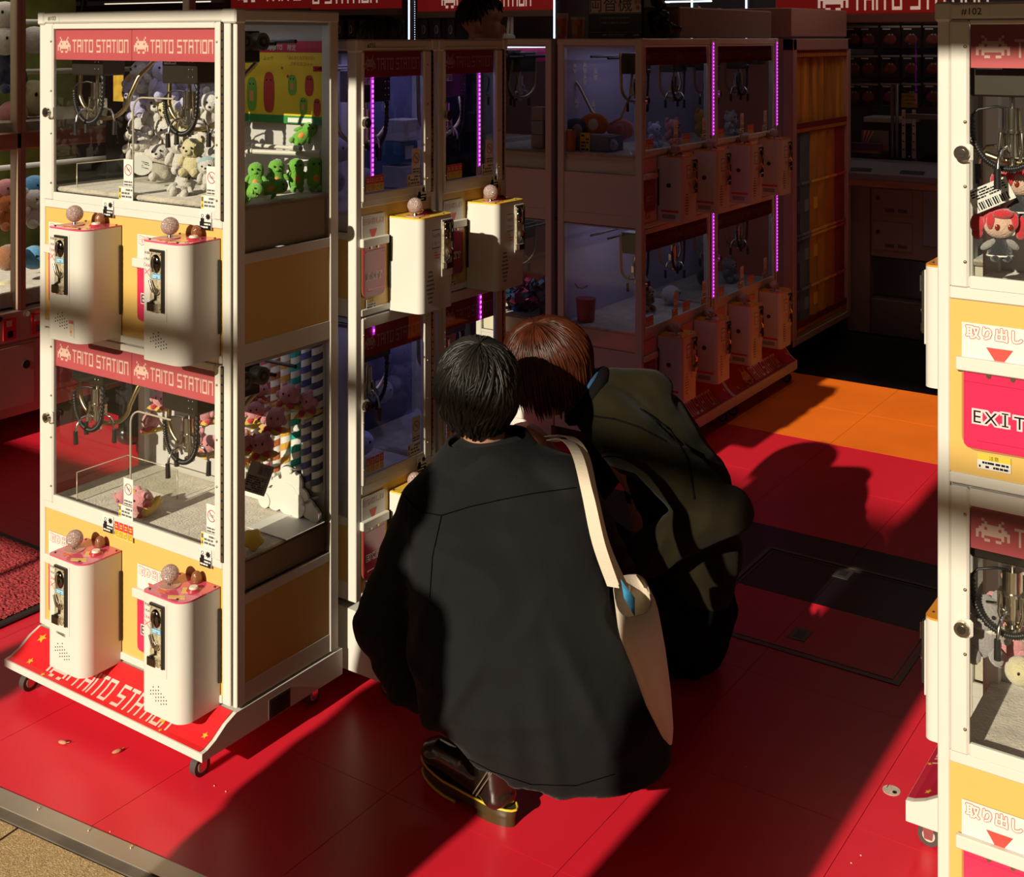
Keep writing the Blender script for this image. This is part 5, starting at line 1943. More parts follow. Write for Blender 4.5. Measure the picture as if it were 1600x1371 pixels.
bars(B(), -0.015, -0.012, 0.015, 0.012, 5, -0.003, 0, 3).ob('print', GREY, tg)

GR = [(400, 268, -2.18, 0.15, .66, 'standing first in the row, half hidden by the post'), (432, 268, -2.17, .4, .68, 'standing second in the row with one arm up'), (463, 272, -2.15, .5, .68, 'standing third in the row'), (492, 277, -2.12, .5, .70, 'standing last in the row by the rear post')]
for px, py, x, rz, s, w in GR:
    q = at(px, py, None, x)
    plush('sprout', 'green', f'green plush toy {w}', V((q.x, q.y, 1.268)), (0, 0, rz + .5), s, 'green plush toys in #103')
q = at(424, 296, None, -2.125)
plush('sprout', 'green', 'green plush toy lying on its side in front of the row', V((q.x, q.y - .045, 1.290)), (0.2, 1.45, 1.2), .60, 'green plush toys in #103')
q = at(386, 300, None, -2.11)
plush('sprout', 'green', 'green plush toy lying nearest the front post, seen in part', V((q.x, q.y - .05, 1.290)), (0.0, 1.4, 0.6), .62, 'green plush toys in #103')
q = at(466, 218, None, -2.15)
plush('sprout', 'green', 'green plush toy tipped over on top of the white rods', V((q.x - .02, q.y, q.z - .015)), (-0.5, .75, .4), .64, 'green plush toys in #103')
b = B()
for (p, q, r) in ((at(376, 236, 2.13), at(500, 241, None, -2.09), .0065), (at(380, 226, 2.19), at(470, 232, None, -2.12), .005)):
    b.cyl(p, q, r, n=10)
    d = (q - p).normalized()
    b.cyl(p + d * .02, p + d * .03, r * 1.35, n=10)
    b.cyl(q - d * .035, q, r * 1.45, n=12)
tag(b.ob('prize_rods', WH2), 'pair of white rods across the #103 top cabinet carrying a green toy', 'rods')

# yellow poster on the rear wall of the top cabinet
p0, p1 = at(374, 186, 2.316 - .064), at(509, 186, 2.252)
pz1 = at(440, 64, 2.252).z
pzb = at(440, 192, 2.252).z
po = thing('poster', 'yellow poster with a red header on the back wall of the #103 top cabinet', 'poster', (p0.x - .03, 2.250, pzb))
pw, ph = p1.x - p0.x + .03, pz1 - pzb
b = B().box(0, 0, 0, pw, 0.0015, ph)
b.ob('sheet', mat('poster_yellow', (0.72, 0.50, 0.01), 0.5), po)
yy = -0.0006
b = B()
b.rect(0, ph * .86, pw, ph, yy, 0)
b.rect(0, 0, pw, ph * .095, yy, 1)
b.rect(pw * .62, ph * .015, pw * .74, ph * .07, yy - .0003, 2)
b.rect(pw * .76, ph * .015, pw * .88, ph * .07, yy - .0003, 2)
write(b, 'SEGA', ph * .055, FNF(yy - .0006), pw * .935, ph * .022, 5)
logo(b, FNF(yy - .0004), pw * .40, ph * .895, pw * .16, ph * .055, 'TAITO', True, 2)
bits(b, INV, FNF(yy - .0004), pw * .41, ph * .885, pw * .0075, ph * .0105, 2)
write(b, '限定', ph * .075, FNF(yy - .0004), pw * .66, ph * .89, 2)
write(b, 'ガチャピン・ムック', ph * .062, FNF(yy - .0004), pw * .30, ph * .765, 4)
write(b, '「みんなともだちの日」', ph * .056, FNF(yy - .0004), pw * .755, ph * .775, 0, sx=.82)
write(b, 'プチマスコット', ph * .056, FNF(yy - .0004), pw * .76, ph * .70, 0)
b.rect(pw * .88, ph * .635, pw * .985, ph * .70, yy - .0004, 0)
write(b, '全4種', ph * .05, FNF(yy - .0008), pw * .932, ph * .648, 3)
for (u, z, r) in ((.16, .63, .035), (.24, .66, .02), (.56, .67, .025), (.62, .57, .03)):
    b.add([(pw * u + r * ph * (1 if i % 2 == 0 else .45) * math.cos(PI / 2 + 2 * PI * i / 10), yy - .0004, ph * z + r * ph * (1 if i % 2 == 0 else .45) * math.sin(PI / 2 + 2 * PI * i / 10)) for i in range(10)], [list(range(10))[::-1]], 0)
# plain rounded green and red toy shapes
for (u, z, w, h, mi) in ((.235, .13, .105, .42, 6), (.42, .12, .115, .50, 7), (.665, .34, .085, .25, 6), (.84, .34, .085, .25, 7), (.78, .11, .075, .21, 6), (.92, .10, .07, .21, 7)):
    out = []
    for i in range(28):
        a = 2 * PI * i / 28
        out.append((pw * u + pw * w / 2 * math.copysign(abs(math.cos(a)) ** .6, math.cos(a)), yy - .0004, ph * (z + h / 2) + ph * h / 2 * math.copysign(abs(math.sin(a)) ** .8, math.sin(a))))
    b.add(out, [list(range(28))[::-1]], mi)
    for a in (-1, 1):
        b.add([(pw * (u + a * w * .18) + .002 * math.cos(t), yy - .0008, ph * (z + h * .8) + .0025 * math.sin(t)) for t in [2 * PI * i / 8 for i in range(8)]], [list(range(8))[::-1]], 3)
    if mi == 6:
        b.rect(pw * (u - w * .2), ph * (z + h * .3), pw * (u + w * .2), ph * (z + h * .6), yy - .0008, 8)
b.ob('poster_print', [mat('poster_red', (0.45, 0.01, 0.03), 0.5), mat('poster_green', (0.03, 0.22, 0.05), 0.5), WHS, EYE, mat('poster_darkgreen', (0.05, 0.16, 0.02), 0.5), mat('poster_blue', (0.02, 0.07, 0.25), 0.5),
                      mat('toy_green', (0.14, 0.34, 0.03), 0.5), mat('toy_red', (0.42, 0.03, 0.02), 0.5), BELLY], po)
pa = thing('poster', 'amber poster panel hung beside the left claw of the #103 top cabinet', 'poster', at(177, 158, 2.2575))
B().box(0, 0, 0, .045, .002, .095).ob('sheet', mat('amber_sheet', (0.50, 0.30, 0.03), 0.5, var=.4, vs=30), pa)

# lower cabinet: striped backboard with a white cloud, pink toys on yellow cushions
z0 = 0.458
bx0, bx1 = at(425, 800, 2.236).x, at(507, 800, 2.236).x
bk = thing('display_board', 'white card board of coloured diagonal-striped pillars above a white cloud', 'board', (bx0 - .14, 2.236, z0))
bw_ = bx1 - bx0 + .14
B().box(0, 0, 0, bw_, .002, .445).ob('board', WHS, bk)
cols = [(0.40, .03, .16), (.55, .18, .03), (.60, .36, .03), (.50, .05, .10), (.36, .10, .03), (.60, .30, .04), (0.0, .30, .24), (.06, .08, .26), (.05, .05, .12)]
for i, c in enumerate(cols):
    u0, u1 = bw_ * i / 9 + .002, bw_ * (i + 1) / 9 - .002
    b = B()
    b.cyl(((u0 + u1) / 2, -.004, .07), ((u0 + u1) / 2, -.004, .44), (u1 - u0) / 2, n=12)
    rr2 = (u1 - u0) / 2 + .0008
    for k in range(11):
        z = .075 + k * .034
        for t in range(6):
            a0, a1 = PI + PI * t / 6, PI + PI * (t + 1) / 6
            f = lambda a, zz: ((u0 + u1) / 2 + rr2 * math.cos(a), -.004 + rr2 * math.sin(a), zz)
            s0, s1 = .018 * t / 6, .018 * (t + 1) / 6
            b.quad(f(a0, z + s0), f(a1, z + s1), f(a1, z + s1 + .017), f(a0, z + s0 + .017), 1)
    b.ob('striped_pillar', [WHS, mat(f'stripe_{i}', c, 0.5)], bk)
b = B()
for ci, (u, z, r) in enumerate(((.55, .03, .030), (.62, .07, .028), (.70, .09, .030), (.78, .085, .026), (.84, .05, .028), (.92, .03, .024), (.70, .04, .04), (.45, .02, .02), (.98, .015, .02), (.8, .02, .03))):
    b.cyl((bw_ * u, -.030 - ci * .0005, max(z, r)), (bw_ * u, -.026, max(z, r)), r, n=24)
    b.cyl((bw_ * u, -.0255 - ci * .00005, max(z, r)), (bw_ * u, -.0250, max(z, r)), r + .0022, n=24, mi=1)
b.ob('cloud', [WHS, EYE], bk)
for (u, z) in ((.62, .10), (.80, .12), (.93, .05), (.93, .25), (.72, .30), (.6, .26)):
    B().cyl((bw_ * u, -.052, z), (bw_ * u, -.0, z), .0045, n=10).sph((bw_ * u, -.052, z), .006, 10, 7).ob('peg', WHS, bk)
PK = [(448, 610, -2.150, .9, 'upper left of the hanging group, behind the side pane'), (484, 622, -2.115, .9, 'upper right of the hanging group, behind the side pane'), (425, 648, -2.14, .9, 'second row of the hanging group, facing the side pane'),
      (412, 688, -2.12, .9, 'lowest of the hanging group, facing the side pane'), (402, 632, -2.20, .8, 'second row, nearest the front post'), (382, 680, -2.15, .8, 'lower row, cut by the front post'),
      (400, 600, -2.22, .8, 'top row, behind the roller')]
for px, py, x, s, w in PK:
    q = at(px, py, None, x)
    plush('ball', 'pink', f'round pink plush toy {w}', q - V((0, 0, .045)), (0, rg0.uniform(-.25, .25), rg0.uniform(.3, 1.1)), .78 * s / .9, 'pink plush toys in #103')
for px, py, y, w in ((250, 618, 2.17, 'left of the lower right claw, high up'), (238, 655, 2.18, 'behind the curved rod of the lower cabinet'), (300, 675, 2.12, 'behind the lower right claw'), (322, 640, 2.17, 'at the right of the lower claw'), (325, 690, 2.14, 'right of the lower claw, above the cloud board')):
    q = at(px, py, y)
    plush('ball', 'pink', f'round pink plush toy {w}', q - V((0, 0, .04)), (0, rg0.uniform(-.3, .3), rg0.uniform(-.5, .5)), .72, 'pink plush toys in #103')
q = at(240, 742, 2.02)
plush('ball', 'pink', 'round pink plush toy lying on the pale deck at the front, left of centre', V((q.x, q.y, z0 + .004)), (0.0, -1.0, 0.3), .92, 'pink plush toys in #103')
q = at(213, 752, 2.005)
plush('ball', 'pink', 'pink plush toy fallen over by the curved rod with its yellow cushion up', V((q.x - .01, q.y, z0 + .03)), (1.3, .2, -.5), .62, 'pink plush toys in #103')
q = at(400, 805, None, -2.105)
st = thing('plush_star', 'shiny yellow plush star lying at the front post of the lower cabinet', 'plush toy', V((q.x, q.y - .01, z0 + .02)), (0.9, 0.3, 0.9))
b = B()
n = 10
o_ = [(.045 * (1 if i % 2 == 0 else .58) * math.cos(2 * PI * i / n), .045 * (1 if i % 2 == 0 else .58) * math.sin(2 * PI * i / n)) for i in range(n)]
b.add([(x, y, 0) for x, y in o_] + [(0, 0, .024), (0, 0, -.024)], [(i, (i + 1) % n, n) for i in range(n)] + [((i + 1) % n, i, n + 1) for i in range(n)], 0, True)
so = b.ob('star', mat('gold_satin', (0.68, 0.48, 0.05), 0.35, sheen=.3, bump=.6, bs=60), st)
md = so.modifiers.new('s', 'SUBSURF')
md.levels = md.render_levels = 2
cq = at(403, 748, None, -2.11)
cdc = thing('price_card', 'grey printed card with a barcode hanging below the pink toys', 'card', cq, (0, .35, .75))
B().box(-.028, 0, -.036, .028, .001, .036).ob('card', mat('grey_card', (0.30, 0.25, 0.22), 0.6), cdc)
b = bars(B(), -.024, -.032, .022, .004, 7, -.0006, 0, 6)
for i in range(9):
    b.rect(-.004 + i * .003, .010, -.004 + i * .003 + (.0018 if i % 3 else .001), .030, -.0006, 0)
b.ob('print', EYE, cdc)
sq = at(445, 810, 2.17)
tag(B().bbox(sq.x - .05, 2.09, z0, sq.x + .085, 2.222, z0 + .0022, .001).ob('white_tray', WHS), 'flat white card tray on the fur deck before the cloud', 'tray')
# clear guards on the decks and the curved divider rods of #103
for (zz, hh, lab) in ((1.266, .060, 'low clear acrylic guard on the front left of the #103 top deck'), (.458, .075, 'low clear acrylic guard on the front left of the #103 lower deck')):
    a = thing('acrylic_guard', lab, 'guard', (-2.69, 1.962, zz))
    B().box(0, 0, 0, .003, .16, hh).box(0, 0.157, 0, .20, .16, hh).ob('sheet', ACR, a)
    b = B()
    b.tube([(0.0015, 0, 0), (0.0015, 0, hh), (0.0015, .158, hh), (.20, .158, hh), (.20, .158, 0)], .0016, 5)
    b.ob('edge', RIM, a)
for k, (pxs, pyt, pyb, lab) in enumerate(((208, 152, 312, 'curved clear divider rod in the #103 top cabinet'), (204, 640, 812, 'curved clear divider rod in the #103 lower cabinet'))):
    y = 1.955
    p0 = at(pxs, pyb, y)
    zt = at(pxs, pyt, y).z
    pts = [p0, V((p0.x, y, zt - .035))]
    for i in range(1, 7):
        a = PI / 2 * i / 6
        pts.append(V((p0.x + .035 - .035 * math.cos(a), y, zt - .035 + .035 * math.sin(a))))
    pts.append(V((p0.x + .15, y, zt)))
    tag(B().tube(pts, .0024, 6).ob('divider_rod', RIM), lab, 'rod')
b = B()
q = at(262, 800, 2.0)
tag(B().bbox(-2.36, 1.96, .33, -2.16, 2.07, .405, .01).ob('chute_cushion', DECK), 'pale fur pad low in the right front of the #103 lower cabinet', 'pad')

# #102 prizes
for px, py, y, s, w in ((1562, 368, 2.20, .82, 'sitting on the deck of the #102 top cabinet'), (1592, 300, 2.22, .80, 'above, half behind the frame edge in the #102 top cabinet')):
    q = at(px, py, y)
    plush('doll', 'red', f'red-haired doll {w}', q - V((0, 0, .045)), (0, 0, .5), s, 'red-haired dolls in #102', 'doll', 'doll')
q = at(1548, 305, 2.17)
cdc = thing('price_card', 'white barcode card leaning beside the red-haired dolls', 'card', q, (0, -.45, .3))
B().box(-.035, 0, -.02, .035, .001, .02).ob('card', WHS, cdc)
b = bars(B(), -.03, .0, .03, .018, 4, -.0006, 0, 16)
for i in range(14):
    b.rect(-.028 + i * .004, -.017, -.028 + i * .004 + (.0025 if i % 3 else .0012), -.004, -.0006, 0)
b.ob('print', EYE, cdc)
for px, py, y, k, c, s, c2, lab in ((1535, 985, 2.2, 'bear', 'grey', 1.0, None, 'grey plush bear slumped left in the #102 lower cabinet'), (1575, 990, 2.24, 'bear', 'pink', 1.0, 'black', 'pink plush bear in a dark flowered hood in the #102 lower cabinet'),
                                    (1592, 935, 2.25, 'bear', 'orange', .8, None, 'orange plush bear behind the claw of the #102 lower cabinet'), (1596, 1030, 2.18, 'blob', 'cream', .6, None, 'cream round plush toy low at the right edge of #102')):
    q = at(px, py, y)
    plush(k, c, lab, q - V((0, 0, .045)), (0, 0, .4), s, 'plush toys in the #102 lower cabinet', c2=c2)
q0, q1 = at(1510, 975, 2.19), at(1610, 998, 2.19)
tag(B().cyl(q0, q1, .008, n=12).cyl(q0, q0 + (q1 - q0) * .42, .0095, n=12).ob('prize_rod', WH2), 'white rod crossing the #102 lower cabinet', 'rod')

# dim prizes of the narrow machines
for i, (py_, z_, x_, kind, c) in enumerate(((2.52, 1.20, -2.34, 'blob', 'grey'), (2.60, 1.20, -2.38, 'blob', 'navy'), (2.68, 1.20, -2.34, 'blob', 'grey'), (2.55, 1.285, -2.40, 'blob', 'lilac'), (2.65, 1.285, -2.40, 'blob', 'grey'),
                                            (2.50, .445, -2.30, 'blob', 'white'), (2.58, .445, -2.36, 'bear', 'grey'), (2.66, .445, -2.33, 'blob', 'lilac'), (2.53, .52, -2.42, 'bear', 'navy'), (2.62, .53, -2.42, 'bear', 'grey'), (2.70, .53, -2.42, 'blob', 'white'), (2.60, .62, -2.44, 'blob', 'grey'), (2.68, .63, -2.44, 'blob', 'navy'))):
    w = ['front left on the upper deck', 'middle of the upper deck', 'front right on the upper deck', 'upper left of the upper heap', 'upper right of the upper heap', 'front left on the lower deck', 'second on the lower deck', 'third on the lower deck',
         'left of the second layer below', 'middle of the second layer below', 'right of the second layer below', 'upper middle of the lower heap', 'upper right of the lower heap'][i]
    plush(kind, c, f'dim plush toy in the blue-lit #751, {w}', (x_ + .12, py_ - .148, z_ * .9455 + .0925), (0, 0, PI / 2 + rg0.uniform(-.4, .4)), .85, 'plush toys in #751')
for i, (yy_, zz_, c, w) in enumerate(((2.51, 1.50, (.10, .09, .16), 'nearest the purple lights'), (2.58, 1.46, (.16, .10, .12), 'second'), (2.64, 1.50, (.10, .10, .14), 'third'), (2.56, 1.38, (.30, .02, .05), 'red with pale stripes, in the middle'), (2.63, 1.37, (.09, .08, .13), 'right of the red one'), (2.50, 1.37, (.08, .08, .12), 'left of the red one'))):
    f_ = thing('paper_fan', f'round paper fan hanging at the back of #751, {w}', 'fan', (-2.345, yy_ - .148, zz_ + .008), (0, 0, PI / 2), 'fans hanging in #751')
    B().cyl((0, 0, 0), (0, .003, 0), .032, n=20).ob('leaf', mat(f'fan_{i}', c, 0.6), f_)
    B().box(-.003, -.001, -.075, .003, .004, -.025).ob('handle', WHS, f_)
for i, (yy_, zz_, dx, c, w) in enumerate(((2.93, 1.20, .0, (.55, .5, .45), 'white box at the bottom of the stack'), (2.93, 1.27, .0, (.02, .12, .22), 'blue box in the middle of the stack'), (2.93, 1.335, .01, (.5, .45, .4), 'white box on top of the stack'), (3.03, 1.20, .02, (.3, .22, .15), 'tan box beside the stack'))):
    x_ = thing('prize_box', f'{w} in the second narrow machine', 'box', (-2.28 + dx, yy_ - .165, zz_ + .016), 0, 'boxes in the second narrow machine')
    B().bbox(-.035, -.04, 0, .035, .04, .062, .002).ob('carton', mat(f'carton_{i}', c, 0.6), x_)
    B().box(.0352, -.02, .012, .0358, .02, .05).ob('label', WHS, x_)

# prizes and board in the block down the aisle
yb_ = 4.30
bd = thing('display_board', 'lilac backboard with oval animal faces seen through the side pane of the aisle block', 'board', (-2.652, yb_, 1.19))
B().box(0, 0, 0, .003, .30, .42).ob('board', mat('lilac_board', (.46, .44, .62), .6, var=.1, vs=20), bd)
for i, (v, z) in enumerate(((.05, .33), (.13, .28), (.13, .33), (.22, .30), (.06, .18), (.20, .16))):
    b = B()
    b.sph((.004, v, z), (.002, .018, .024), 14, 8)
    for a in (-1, 1):
        b.sph((.0065, v + a * .006, z + .004), (.001, .002, .003), 6, 5, mi=1)
        b.sph((.004, v + a * .009, z + .024), (.002, .004, .012), 8, 6)
    b.ob('face', [WHS, EYE], bd)
for (x, y, z, k, c, c2, s, rz, lab) in ((-2.56, 4.36, 1.245, 'pillow', 'orange', 'white', 1.15, .3, 'orange square pillow with a white oval face'), (-2.48, 4.44, 1.225, 'pillow', 'pink', 'pink', 1.1, .2, 'pink pillow behind the orange one'),
                                        (-2.62, 4.31, 1.22, 'pillow', 'navy', 'grey', 1.2, .9, 'dark navy cushion left of the orange pillow'), (-2.46, 4.33, 1.19, 'blob', 'lilac', None, .6, .4, 'small pale toy lying on the box before the pillows'),
                                        (-2.40, 4.75, 1.19, 'bear', 'pink', None, 1.0, 1.2, 'pink plush bear in the first aisle bay'), (-2.42, 4.62, 1.19, 'bear', 'lilac', None, .9, 1.3, 'lilac plush bear in the first aisle bay'),
                                        (-2.45, 5.15, 1.19, 'bear', 'yellow', None, 1.2, 1.4, 'yellow plush bear in the second aisle bay'), (-2.42, 5.40, 1.19, 'bear', 'white', None, 1.0, 1.4, 'white plush bear in the second aisle bay'),
                                        (-2.45, 4.60, .492, 'bear', 'brown', None, 1.0, 1.3, 'brown plush bear in the lower first aisle bay'), (-2.42, 4.78, .492, 'blob', 'white', None, 1.0, 1.4, 'white round toy in the lower first aisle bay'),
                                        (-2.45, 5.20, .492, 'blob', 'black', None, 1.1, 1.4, 'black round toy in the lower second aisle bay'), (-2.42, 5.38, .492, 'bear', 'grey', None, 1.0, 1.4, 'grey plush bear in the lower second aisle bay')):
    plush(k, c, lab, (x, y, z), (0, 0, rz), s, 'prizes in the aisle block', c2=c2)
bxo = thing('prize_box', 'grey prize box with a yellow notice on the deck of the aisle block', 'box', (-2.555, 4.30, 1.186))
B().bbox(-.06, 0, 0, .10, .12, .065, .003).ob('carton', mat('carton_grey', (.16, .15, .22), .6), bxo)
b = B().box(-.035, -.003, -.004, .012, -.001, .075)
bars(b, -.030, .0, .008, .07, 5, -.0035, 1, 5)
b.ob('yellow_notice', [mat('yellow_note', (.62, .42, .03), .6), EYE], bxo)
B().cyl((.10, .05, .067), (-.07, .0, .067), .004, n=8).ob('rod', WHS, bxo)
cn = thing('prize_can', 'orange can standing at the corner of the aisle block deck', 'can', (-2.622, 4.275, 1.186))
B().cyl((0, 0, 0), (0, 0, .085), .022, n=18).ob('tin', mat('orange_tin', (.55, .14, .02), .4), cn)
B().cyl((0, 0, .085), (0, 0, .09), .020, n=18).ob('lid', CHR, cn)
pk = thing('pumpkin_pail', 'dark pail with a brass crescent above it in the lower aisle block', 'pail', (-2.57, 4.31, .492))
B().cyl((0, 0, 0), (0, 0, .09), .035, .042, n=18).ob('pail', mat('pail_red', (.30, .04, .05), .5), pk)
B().tube([(-.03, -.035, .15), (-.012, -.043, .138), (.012, -.043, .138), (.03, -.035, .15)], .003, 6).ob('handle', BRS, pk)  # plain brass crescent over the pail
for i in range(5):
    w = ['lowest left', 'middle left', 'upper left', 'lowest right', 'upper right'][i]
    x_ = thing('prize_box', f'small kraft box in the gap machine, {w}', 'box', (-2.79 + (.07 if i > 2 else 0), 4.30, 1.188 + .058 * (i % 3)), 0, 'boxes in the gap machine')
    B().bbox(-.03, -.02, 0, .03, .03, .056, .002).ob('carton', mat(f'kraft_{i % 2}', ((.40, .26, .2), (.36, .30, .28))[i % 2], .7), x_)
    B().box(-.014, -.0206, .015, .014, -.02, .04).ob('label', GREY, x_)
# conduit loops
b = B()
b.tube([at(885, 110, 4.36), at(905, 135, 4.36), at(925, 175, 4.38), at(950, 195, 4.38), at(970, 185, 4.40), at(985, 150, 4.42), at(988, 110, 4.44)], .006, 8)
tag(b.ob('cable_loop', BRS), 'hose looping behind the side pane of the aisle block', 'hose')

b = B()
rgf = random.Random(21)
for i in range(150):
    c = V((rgf.uniform(-3.03, -2.72), rgf.uniform(4.27, 4.52), .492 + rgf.uniform(.004, .10)))
    u_ = V((rgf.uniform(-1, 1), rgf.uniform(-1, 1), rgf.uniform(-1, 1))).normalized()
    w_ = u_.orthogonal().normalized()
    s_ = rgf.uniform(.015, .032)
    b.quad(c - u_ * s_ - w_ * s_, c + u_ * s_ - w_ * s_ * .7, c + u_ * s_ + w_ * s_, c - u_ * s_ * .8 + w_ * s_, i % 4)
fh = tag(b.ob('foil_packets', [mat('foil_navy', (.03, .06, .16), .25, .8), mat('foil_pink', (.22, .03, .10), .3, .6), mat('foil_blue', (.06, .14, .26), .25, .8), mat('foil_black', (.02, .02, .02), .3, .4)]), 'heap of crumpled navy and pink foil packets in the lower gap machine', 'packets', None, 'stuff')

# ------------------------------------------------------------------ floor hatch, mat, litter
HFR = mat('hatch_metal', (0.10, 0.085, 0.075), 0.4, 0.7)
ha = thing('floor_hatch', 'flush floor hatch with a thin metal frame right of the crouching pair', 'hatch', (-1.24, 3.42, 0))
x0, x1, y0, y1 = -.30, .305, -.30, .32
b = B()
for (a, c, d, e) in ((x0, y0, x1, y0 + .014), (x0, y1 - .014, x1, y1), (x0, y0 + .014, x0 + .014, y1 - .014), (x1 - .014, y0 + .014, x1, y1 - .014)):
    b.box(a, c, 0.0002, d, e, .0022)
for (a, c, d, e) in ((x0 + .022, y0 + .022, x1 - .022, y0 + .027), (x0 + .022, y1 - .027, x1 - .022, y1 - .022), (x0 + .022, y0 + .027, x0 + .027, y1 - .027), (x1 - .027, y0 + .027, x1 - .022, y1 - .027)):
    b.box(a, c, 0.0002, d, e, .0014)
b.ob('frame', HFR, ha)
for (px, py) in ((1318, 897), (1250, 992)):
    q = on_z(px, py) - V((-1.24, 3.42, 0))
    b = B().box(q.x - .025, q.y - .035, .0002, q.x + .025, q.y + .035, .0016)
    b.box(q.x - .012, q.y - .022, .0016, q.x + .012, q.y + .022, .0022, 1)
    b.ob('lift_handle', [HFR, BLK], ha)
ma = thing('door_mat', 'coarse red carpet mat with a dark rubber edge, far left', 'mat', (-3.6, 1.95, 0))
b = B()
N = 230
rg1 = random.Random(2)
vs, fs = [], []
for j in range(N + 1):
    for i in range(N + 1):
        vs.append((-.9 + 1.38 * i / N, -.42 + .84 * j / N, .011 + .005 * rg1.random()))
for j in range(N):
    for i in range(N):
        k = j * (N + 1) + i
        fs.append((k, k + 1, k + N + 2, k + N + 1))
b.add(vs, fs)
tag(b.ob('pile', mat('mat_red', (0.34, 0.03, 0.035), 0.95, var=0.7, vs=170), ma), kind='stuff')
B().bbox(-.93, -.45, .0002, .505, .445, .011, .004).ob('rubber_edge', mat('mat_rubber', (0.03, 0.015, 0.015), 0.7), ma)
for i, (px, py, a, w) in enumerate(((98, 1163, .3, 'left of the two on the sunlit floor'), (183, 1177, 1.2, 'right of the two on the sunlit floor'))):
    q = on_z(px, py)
    b = B().sph((0, 0, .004), (.012, .0055, .004), 10, 6)
    b.cyl((.010, 0, .004), (.017, .003, .006), .0012, .0006, 5)
    tag(b.ob('dry_leaf', mat('dry_leaf', (.55, .28, .14), .8, var=.3, vs=80), None, (q.x, q.y, 0), (0, 0, a)), f'curled dry leaf on the red floor, {w}', 'leaf', 'dry leaves')
q = on_z(1393, 1236)
sk = thing('floor_sticker', 'round pale floor sticker with a black dot near #102', 'sticker', (q.x, q.y, 0))
B().cyl((0, 0, .0002), (0, 0, .0012), .019, n=28).ob('disc', mat('sticker_pale', (.60, .48, .38), .6, var=.3, vs=60), sk)
B().cyl((.008, -.004, .0012), (.008, -.004, .0017), .005, n=14).ob('dot', EYE, sk)
B().box(-.012, .003, .0012, -.0105, .016, .0016).ob('crack', EYE, sk)
sp = [on_z(x, y) for x, y in ((300, 1205), (335, 1229), (353, 1238), (172, 1301), (1165, 1200), (1330, 1350), (1345, 1338), (1255, 705))]
b = B()
for q in sp:
    b.sph((q.x, q.y, .0012), (.0022, .0016, .0012), 6, 4)
tag(b.ob('crumbs', mat('crumb', (.6, .45, .35), .8)), 'scattered pale crumbs on the red floor', 'crumbs', None, 'stuff')

# ------------------------------------------------------------------ machine at the far left
BRN = mat('brown_frame', (0.50, 0.36, 0.26), 0.45)
PKW = mat('pinkish_white', (0.50, 0.36, 0.32), 0.45)
lm = thing('crane_game', 'large glass crane game at the far left, cut by the frame', 'crane game', (-4.508, 2.2, 0))
L = 1.75
B().bbox(-.9, 0, .096, 0, L, .40, .006).ob('cabinet', PKW, lm)
B().bbox(-.9, 0, .402, .004, L, .53, .006).ob('ledge', PKW, lm)
B().bbox(-.9, 0, 1.19, .004, L, 1.262, .006).ob('middle_beam', mat('beam_brown', (.40, .20, .14), .45), lm)
B().bbox(-.9, 0, 2.0, .004, L, 2.1, .006).ob('top_beam', PKW, lm)
for y_ in (0.0, .80, L - .045):
    b = B()
    b.bbox(-.045, y_, .53, .004, y_ + .022, 2.0, .003)
    b.bbox(-.045, y_ + .024, .53, .001, y_ + .045, 2.0, .003)
    b.ob('post', BRN, lm)
for (za, zb_) in ((.53, 1.19), (1.262, 2.0)):
    for (ya, yb2) in ((.045, .80), (.845, L - .045)):
        B().quad((-.012, ya, za), (-.012, yb2, za), (-.012, yb2, zb_), (-.012, ya, zb_)).ob('pane', GLS, lm)
B().box(-.9, .02, .53, -.885, L - .02, 2.0).ob('back_panel', mat('lime_back', (.22, .26, .05), .6, var=.5, vs=6), lm)
B().box(-.88, .03, .54, -.03, L - .03, .60).ob('shelf', DECK, lm)
B().box(-.88, .03, 1.262, -.03, L - .03, 1.30).ob('shelf', DECK, lm)
for zz in (1.50, 1.085, 1.72):
    B().cyl((-.30, .03, zz), (-.30, L - .03, zz), .012, n=10).ob('rail', WH2, lm)
B().bbox(-.0, .62, .135, .004, .88, .385, .002).ob('drawer', PKW, lm)
B().cyl((.003, .84, .30), (.010, .84, .30), .017, n=16).ob('drawer_lock', DRK, lm)
for y_ in (.735, .865):
    b = B().bbox(.003, y_, .415, .008, y_ + .06, .505, .002)
    b.box(.008, y_ + .02, .425, .0085, y_ + .045, .452, 1)
    b.box(.008, y_ + .015, .47, .0085, y_ + .04, .495, 2)
    b.ob('ticket_slot', [BAR, EYE, WHS], lm)
for y_ in (.72, .845):
    B().cyl((.003, y_, .508), (.010, y_, .508), .011, n=14).ob('lock', CHR, lm)
for k in (0.08, L - .08):
    B().cyl((-.1, k, .048), (-.07, k, .048), .048, n=16).ob('caster', DRK, lm)
    B().cyl((-.8, k, .048), (-.77, k, .048), .048, n=16).ob('caster', DRK, lm)
area('left_lamp', lm, (-.3, .8, 1.98), .4, 1.2, 2.2, (1, .92, .8))
area('left_lamp', lm, (-.3, .8, 1.17), .4, 1.2, 1.7, (1, .92, .85))
